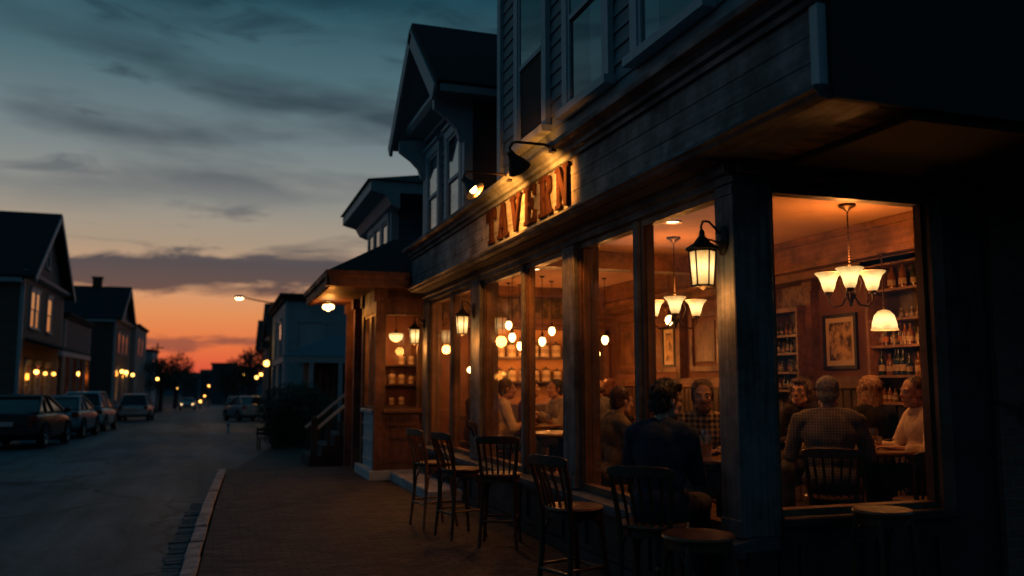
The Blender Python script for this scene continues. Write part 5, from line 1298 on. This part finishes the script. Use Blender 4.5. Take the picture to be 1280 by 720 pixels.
b = MB(); b.box(1.78, 6, 26.93, 27.05, 2.1, 2.299); b.box(1.78, 1.9, 27.05, 32.9, 2.1, 2.299); b.build('beam', mt['trim_mid'], t, world=True)
b = MB(); b.box(2.9, 6, 28.3, 33, -1, 2.29); b.build('wall', paint['umber'], t, world=True)
b = MB()
for k in range(5): b.box(2.75+k*.21, 2.89+k*.21, 28.24, 28.299, .3, 2.0)
b.build('planked_door', mt['porch_wood'], t, world=True)
for xx, yy in ((1.86, 27.0), (2.62, 27.0), (3.5, 27.0), (1.86, 29.5), (1.86, 32.8)):
    b = MB(); b.box(xx-.06, xx+.06, yy-.06, yy+.06, -.5, 2.1); b.build('post', mt['trim_mid'], t, world=True)
b = MB(); b.box(1.75, 6, 26.9, 28.3, -.5, .25); b.build('deck', mt['base_dark'], t, world=True)
house('narrow_house', 'narrow gabled house with a lit yellow doorway, left of the grey house', 3.0, 9, 50.5, 58, 4.2, 1.9, paint['cream'], 'L', [(51.3, 52.1, 2.5, 3.7, None), (55, 56, 2.5, 3.7, None), (53.4, 54.6, .0, 2.2, LR)], boards=False)
house('narrow_house', 'second narrow gabled house nearer the trees on the right', 3.0, 9, 60, 67, 4.0, 1.7, paint['slate'], 'L', [(62, 63, 2.4, 3.6, None)], boards=False)
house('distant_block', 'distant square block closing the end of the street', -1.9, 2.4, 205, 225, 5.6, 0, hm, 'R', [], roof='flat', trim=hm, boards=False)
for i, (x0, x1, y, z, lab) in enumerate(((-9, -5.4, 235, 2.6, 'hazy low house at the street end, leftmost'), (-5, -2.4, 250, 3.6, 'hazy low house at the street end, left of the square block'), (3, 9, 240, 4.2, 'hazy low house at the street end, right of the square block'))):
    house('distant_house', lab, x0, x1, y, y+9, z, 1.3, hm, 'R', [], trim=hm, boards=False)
# stoop beside the blue house
t = thing('stoop', 'dark timber steps with sloping handrail beside the corner porch', 'steps', (2.4, 17.9, -.12))
b = MB()
for k in range(6): b.box(1.68+k*.24, 3.1, 17.3, 18.9, -.12+k*.2 if k else -.12, -.12+(k+1)*.2)
b.build('step_block', mt['base_dark'], t, world=True)
for yy in (17.27, 18.93):
    b = MB(); b.sweep([(1.75, yy, .55), (3.05, yy, 1.66)], .07, .05); b.build('handrail', mt['trim_mid'], t, world=True)
    b = MB(); 
    for k in range(6): xx = 1.8+k*.24; b.box(xx-.025, xx+.025, yy-.025, yy+.025, .08+(k-1)*.2+.0, .57+(xx-1.75)*.854)
    b.build('baluster', mt['base_dark'], t, world=True)
b = MB(); b.box(1.7, 1.82, 17.2, 17.32, -.12, .75); b.ball((1.76, 17.26, .79), .06); b.build('newel_post', mt['base_dark'], t, world=True)

# ------------------------------------------------------------------ cars
def make_car(hatch, paintm, label):
    t = thing('parked_car', label, 'car')
    top = 1.44 if not hatch else 1.62
    st_ = [(-2.18, .74, .40, .80), (-2.12, .84, .27, .96), (-1.5, .885, .2, 1.0), (-.2, .9, .19, .97), (1.0, .89, .2, .95), (1.75, .86, .22, .84), (2.08, .80, .27, .74), (2.2, .68, .36, .64)]
    b = MB(); rings = []
    for y, w, zl, zt in st_:
        pr = [(.86*w, zl), (.97*w, zl+.1), (w, zl+.3*(zt-zl)), (.985*w, zt-.16*(zt-zl)), (.93*w, zt-.02), (.5*w, zt+.02), (0, zt+.028)]
        full = [(-x, z) for x, z in pr[:-1]]+[(0, pr[-1][1])]+[(x, z) for x, z in pr[:-1]][::-1]
        rings.append([b.b.verts.new((x, y, z)) for x, z in full])
    for r0, r1 in zip(rings, rings[1:]):
        n = len(r0)
        for k in range(n): b._f([r0[k], r0[(k+1) % n], r1[(k+1) % n], r1[k]])
    b._f(rings[0]); b._f(rings[-1][::-1]); bo = b.build('body', paintm, t, True); md = bo.modifiers.new('round', 'SUBSURF'); md.levels = md.render_levels = 1
    yb = (-1.9, 1.15) if not hatch else (-2.08, 1.15); yr = (-.85, .0) if not hatch else (-1.6, .0)
    lo = [(-.8, yb[0], .965), (.8, yb[0], .965), (.82, yb[1], .94), (-.82, yb[1], .94)]; hi = [(-.60, yr[0], top-.05), (.60, yr[0], top-.05), (.60, yr[1], top-.04), (-.60, yr[1], top-.04)]
    b = MB(); L_ = [b.b.verts.new(q) for q in lo]; H_ = [b.b.verts.new(q) for q in hi]
    for k in range(4): b._f([L_[k], L_[(k+1) % 4], H_[(k+1) % 4], H_[k]])
    b._f(H_); b._f(L_[::-1]); bmesh.ops.bevel(b.b, geom=b.b.edges[:], offset=.05, segments=2, affect='EDGES'); b.build('window_glass', mt['dark_glass'], t)
    b = MB(); b.sweep([(0, yr[0]-.08, top-.06), (0, yr[0]+.05, top-.015), (0, (yr[0]+yr[1])/2, top+.01), (0, yr[1], top-.02), (0, yr[1]+.08, top-.07)], [1.18, 1.26, 1.28, 1.26, 1.2], .05)
    for sx in (-1, 1):
        for a, c in (((sx*.825, yb[1]+.02, .93), (sx*.62, yr[1]+.02, top-.05)), ((sx*.80, yb[0]-.01, .96), (sx*.61, yr[0]-.01, top-.05)), ((sx*.83, -.35, .95), (sx*.625, -.4, top-.05)), ((sx*.825, -1.2, .96), (sx*.62, max(yr[0]+.1, -1.2), top-.05))):
            b.tube([a, c], .038, 6)
    bmesh.ops.bevel(b.b, geom=b.b.edges[:], offset=.008, segments=1, affect='EDGES'); b.build('roof', paintm, t)
    for sx in (-1, 1):
        for yy in (-1.35, 1.38):
            q = Matrix.Translation((sx*.80, yy, .32)) @ Matrix.Rotation(R(90)*sx, 4, 'Y')
            b = MB(); b.lathe([(.2, -.1), (.3, -.1), (.325, -.06), (.325, .06), (.3, .1), (.2, .1)], mat=q, seg=22); wh = b.build('wheel', mt['rubber'], t, True)
            b = MB(); b.lathe([(0, .085), (.05, .09), (.07, .06), (.17, .07), (.205, .1), (.2, -.05), (0, -.05)], mat=q, seg=18); b.build('rim', mt['chrome'], wh, True)
            b = MB(); b.tube([(sx*.885, yy+.38*math.cos(a), .3+.40*math.sin(a)) for a in [PI*i/10 for i in range(11)]], .03, 6); b.build('wheel_arch', mt['rubber'], t)
        b = MB(); b.ball((sx*.62, 2.08, .68), (.16, .1, .075)); b.build('headlight', mt['lens_clear'], t, True)
        b = MB(); b.box(sx*.72-.11, sx*.72+.11, -2.185, -2.06, .72, .9, .02); b.build('tail_light', mt['lens_red'], t)
        b = MB(); b.box(sx*.96-.09, sx*.96+.09, .72, .82, .95, 1.09, .03); b.build('mirror', paintm, t)
        b = MB(); b.box(sx*.905-.012, sx*.905+.012, -.15, .03, .8, .83); b.build('handle', mt['chrome'], t)
    b = MB(); b.box(-.8, .8, -2.25, -2.08, .36, .56, .04); b.box(-.74, .74, 2.08, 2.26, .3, .48, .04); b.build('bumper', paintm, t)
    b = MB(); b.box(-.26, .26, -2.225, -2.175, .62, .74); b.build('licence_plate', mt['plate'], t)
    b = MB(); b.box(-.42, .42, 2.17, 2.215, .5, .62); b.build('grille', mt['rubber'], t)
    return t
def carpaint(n, c): return M('car paint '+n, c, .28, metal=.25, spec=.6)
cars = [(False, 'black', (.012, .013, .016), (-5.3, 28.3), -3, 'black saloon parked nearest on the left side of the street'),
        (False, 'teal', (.16, .3, .36), (-5.25, 34.8), -2, 'dark teal saloon second in the left hand row of cars'),
        (True, 'blue', (.36, .58, .68), (-5.25, 41), -2, 'blue grey hatchback third in the left hand row of cars'),
        (True, 'steel', (.38, .56, .64), (-4.9, 59.5), -1, 'steel blue estate car farthest in the left hand row'),
        (False, 'sky', (.24, .42, .52), (1.55, 54.5), 14, 'pale blue saloon half hidden behind the round hedge'),
        (False, 'navy', (.10, .16, .2), (1.5, 65.5), 0, 'dark saloon parked just beyond the pale blue saloon'),
        (False, 'grey', (.12, .17, .2), (1.35, 76), 0, 'grey saloon farthest on the right side of the street')]
for hb, nm, c, (x, y), a, lab in cars:
    o = make_car(hb, carpaint(nm, c), lab); o.location = (x, y, gz(y)+.002); o.rotation_euler = (-SLOPE*math.cos(R(a)), 0, R(a)); o['group'] = 'cars parked along the street'
o = make_car(False, carpaint('silver', (.35, .38, .4)), 'silver car with lights on coming up the middle of the street'); o.location = (-3.6, 112, gz(112)+.002); o.rotation_euler = (SLOPE, 0, R(180)); o.name = 'oncoming_car'
b = MB(); b.ball((-.62, 2.17, .68), (.05, .04, .04)); b.ball((.62, 2.17, .68), (.05, .04, .04)); b.build('headlight_glow', mt['bulb_far_w'], o, True)

# ------------------------------------------------------------------ street lights
def street_lamp(x, y, h, arm, label, em, r=.12, post=True):
    t = thing('street_lamp', label, 'street lamp', (x, y, gz(y)), 0, 'street lamps'); h -= gz(y)
    b = MB(); b.tube([(0, 0, 0), (0, 0, .5), (0, 0, h)], [.1, .08, .05]); b.lathe([(0, 0), (.16, 0), (.14, .25), (.09, .3), (0, .3)], seg=10); b.build('pole', mt['black_metal'], t)
    if abs(arm) > .05:
        b = MB(); b.tube([(0, 0, h-.06), (arm*.4, 0, h+.02), (arm*.8, 0, h+.14), (arm, 0, h+.18)], .035, 6); b.build('arm', mt['black_metal'], t)
        b = MB(); b.ball((arm*1.06, 0, h+.2), (.26, .13, .09)); b.build('head', mt['black_metal'], t, True)
        b = MB(); b.ball((arm*1.06, 0, h+.12), (.2, .1, .08)); b.build('lamp_glass', em, t, True)
    else:
        b = MB(); b.lathe([(0, h+.36), (.05, h+.34), (.17, h+.24), (.17, h+.22), (0, h+.22)], seg=10); b.build('lamp_cap', mt['black_metal'], t)
        b = MB(); b.ball((0, 0, h+.1), r); b.build('lamp_glass', em, t, True)
    return t
sl_ = street_lamp(2.36, 45, 5.55, -1.5, 'tall street lamp with long arm over the road, right of the sunset', mt['bulb_far_w'])
light('bulb_light', 'SPOT', 90, sl_, (-1.6, 0, 5.9), lin(255, 190, 110), .1, (0, 0, 0), R(130))
FAR = [(-5.9, 93, 1.85, 'small lamp left of the dark tree across the street'), (-6.4, 150, .55, 'small low lamp within the dark left tree'),
       (-1.7, 150, .95, 'lamp above the road end, highest in the middle'), (-2.5, 165, -.9, 'lamp just below the highest one at the road end'), (-2.3, 118, -.9, 'low orange lamp beside the oncoming car'),
       (2.75, 112, 2.5, 'lamp among the right hand trees, left of the pair'), (3.05, 80, 1.95, 'lamp among the right hand trees, right of the pair')]
for x, y, z, lab in FAR: street_lamp(x, y, z-.1, 0, lab, mt['bulb_far'], .14)
def wall_lamp(x, y, z, label, d, pw, r=.1, em='bulb_far'):
    t = thing('porch_globe', label, 'lamp', (x, y, z), 0, 'globe lamps on the houses')
    b = MB(); b.tube([(-d*.3, 0, .2), (-d*.1, 0, .26), (0, 0, .2), (0, 0, .1)], .025, 6); b.lathe([(0, .13), (.07, .12), (.08, .08), (0, .08)], seg=10); b.build('bracket', mt['black_metal'], t)
    b = MB(); b.ball((0, 0, 0), r); b.build('globe', mt[em], t, True)
    light('bulb_light', 'POINT', pw, t, (d*.25, 0, -.15), lin(255, 150, 50), .15)
for k, (yy, z) in enumerate(((41.9, 1.95), (43.9, 1.9), (46.0, 1.9), (49.6, 1.95))): wall_lamp(-7.5 if k < 3 else -6.9, yy, z, f'glowing globe, {ORD[k]} from the left under the porch across the street', 1, (1, .6, .8, 1.2)[k]*4.5, (.1, .085, .09, .12)[k], ('bulb_far', 'bulb_far_d', 'bulb_far_d', 'bulb_far')[k])
wall_lamp(-7.7, 81.5, 2.35, 'globe lamp between the lit doors of the chimney house', 1, 5.9, .16); wall_lamp(-7.7, 87.5, 2.2, 'globe lamp at the far corner of the chimney house', 1, 5.9, .14)
wall_lamp(-7.7, 78, 2.4, 'globe lamp above the arched doorway of the chimney house', 1, 4.0, .14)
wall_lamp(2.3, 47.5, 2.5, 'large globe lamp at the corner of the grey house', -1, 4.5, .16)
wall_lamp(2.4, 56.2, 2.0, 'small globe lamp by the yellow doorway', -1, 2.5, .1)

# ------------------------------------------------------------------ trees, hedge, small things
def leaf_cloud(b, blobs, n, size, seed):
    r_ = random.Random(seed); tot = sum(q[1][0]*q[1][1]*q[1][2] for q in blobs)
    for c, rad in blobs:
        m = int(n*rad[0]*rad[1]*rad[2]/tot)
        for _ in range(m):
            d = V((r_.gauss(0, 1), r_.gauss(0, 1), r_.gauss(0, 1))).normalized(); f = r_.random()**.45*(1+.25*mnoise.noise(d*3+V(c)))
            p = V(c)+V((d.x*rad[0], d.y*rad[1], d.z*rad[2]))*f
            u_ = V((r_.gauss(0, 1), r_.gauss(0, 1), r_.gauss(0, 1))).normalized(); w_ = u_.orthogonal().normalized(); sz = size*r_.uniform(.6, 1.4)
            b.quad(p-u_*sz, p-w_*sz*.5, p+u_*sz, p+w_*sz*.5)
def tree(x, y, h, rad, label, seed, n=2600, bare=.25, leaf='leaf', grp='dark trees at the street end'):
    t = thing('tree', label, 'tree', (x, y, gz(y)), 0, grp); h -= gz(y); r_ = random.Random(seed)
    b = MB(); b.tube([(0, 0, 0), (.05, 0, h*.25), (-.05, .05, h*.5), (0, 0, h*.8)], [h*.035, h*.028, h*.02, h*.006], 8)
    tips = []
    for k in range(9):
        a = k*2.4+r_.uniform(-.3, .3); z0 = h*(.28+.05*k); L_ = rad*r_.uniform(.7, 1.0)
        p1 = V((math.cos(a)*L_*.5, math.sin(a)*L_*.5, z0+L_*.35)); p2 = V((math.cos(a)*L_, math.sin(a)*L_, z0+L_*r_.uniform(.5, .9)))
        b.tube([(0, 0, z0), p1, p2], [h*.014, h*.009, h*.003], 6); tips.append(p2)
        for q in range(5): b.tube([p1.lerp(p2, q/5), p1.lerp(p2, q/5)+V((r_.uniform(-.3, .3), r_.uniform(-.3, .3), r_.uniform(.2, .5)))*rad*.8], [h*.005, h*.0015], 4)
    b.build('trunk', mt['bark'], t)
    b = MB(); bl_ = [((p.x*.8, p.y*.8, p.z*(1-bare*.35)), (rad*.42, rad*.42, rad*.34)) for p in tips]+[((0, 0, h*.55), (rad*.7, rad*.7, h*.26))]
    leaf_cloud(b, bl_, n, rad*.05, seed); b.build('crown', mt[leaf], t)
    return t
tree(-6.2, 104, 5.4, 2.3, 'dark bushy tree beyond the left hand houses, nearest of that clump', 1); tree(-5.6, 124, 5.4, 2.6, 'dark bushy tree in the left clump, closest to the road', 2)
tree(-8.6, 122, 5.4, 2.4, 'dark bushy tree behind the small pale house on the left', 3)
tree(2.9, 92, 6.6, 2.1, 'dark tree on the right beyond the narrow houses, tallest crown', 4, leaf='leaf2'); tree(1.7, 112, 5.4, 2.4, 'dark tree on the right nearest the road end', 5); tree(4.6, 80, 7.6, 2.2, 'thin topped tree standing behind the narrow houses', 6, 1500, leaf='leaf2')
tree(.9, 128, 3.8, 1.9, 'low dark tree at the far right edge of the road end', 8)
t = thing('hedge', 'big round dark hedge by the steps at the end of the pavement', 'hedge', (1.9, 24.9, gz(24.9)))
b = MB(); rh = random.Random(4); tuft = []
for k in range(34):
    d = V((rh.gauss(0, 1), rh.gauss(0, 1), abs(rh.gauss(0, 1))+.1)).normalized(); tuft.append(((.1+d.x*.95, .1+d.y*1.0, .8+d.z*.9), (rh.uniform(.1, .2), rh.uniform(.1, .2), rh.uniform(.12, .26))))
leaf_cloud(b, tuft, 2600, .036, 31)
leaf_cloud(b, [((-.05, 0, .85), (.7, .9, .88)), ((.55, .4, .75), (.75, .9, .85)), ((-.3, -.1, .45), (.5, .7, .5))], 16000, .036, 12); b.build('foliage', mt['leaf'], t)
b = MB(); 
for k in range(7): a = k*.9; b.tube([(0, 0, 0), (math.cos(a)*.25, math.sin(a)*.25, .5), (math.cos(a)*.4, math.sin(a)*.4, 1.0)], [.03, .02, .008], 5)
b.build('stem', mt['bark'], t)
t = thing('bench', 'small dark bench in front of the hedge', 'bench', (1.2, 23.75, gz(23.75)), R(12)); t.scale = (.75, .75, .75)
for k in range(3):
    b = MB(); b.box(-.3, .3, -.18+k*.13, -.08+k*.13, .38, .41); b.build('seat_slat', mt['panel_dk'], t)
for k in range(2):
    b = MB(); b.box(-.3, .3, .2, .225, .5+k*.13, .59+k*.13); b.build('back_slat', mt['panel_dk'], t)
for sx in (-1, 1):
    b = MB(); b.box(sx*.26-.02, sx*.26+.02, -.17, -.13, 0, .38); b.box(sx*.26-.02, sx*.26+.02, .17, .21, 0, .75); b.build('leg', mt['black_metal'], t)
t = thing('bollard', 'short pale bollard standing alone at the right edge of the road', 'bollard', (.37, 35.9, gz(35.9)))
b = MB(); b.lathe([(0, 0), (.06, 0), (.055, .36), (.05, .40), (0, .43)], seg=12); b.build('post', M('white bollard paint', (.55, .55, .55), .5), t, True)
b = MB(); b.lathe([(.0585, .26), (.0575, .32)], seg=12); b.build('band', mt['lens_red'], t, True)
t = thing('utility_pole', 'thin utility pole with crossarm against the sunset on the left', 'pole', (-7.9, 122, gz(122)))
b = MB(); b.tube([(0, 0, 0), (0, 0, 8.6)], [.14, .09], 8); b.build('mast', mt['bark'], t)
b = MB(); b.box(-.8, .8, -.06, .06, 7.9, 8.04); b.build('crossarm', mt['bark'], t)
scene.view_settings.view_transform = 'Standard'; scene.view_settings.look = 'None'; scene.view_settings.exposure = 0; scene.view_settings.gamma = 1
scene.render.engine = 'CYCLES'
cy = scene.cycles
cy.use_denoising = True
try: cy.denoiser = 'OPENIMAGEDENOISE'; cy.denoising_input_passes = 'RGB_ALBEDO_NORMAL'
except Exception: pass
cy.max_bounces = 8; cy.diffuse_bounces = 3; cy.glossy_bounces = 3; cy.transparent_max_bounces = 16; cy.transmission_bounces = 4
cy.caustics_reflective = False; cy.caustics_refractive = False; cy.sample_clamp_indirect = 4
cy.use_light_tree = True
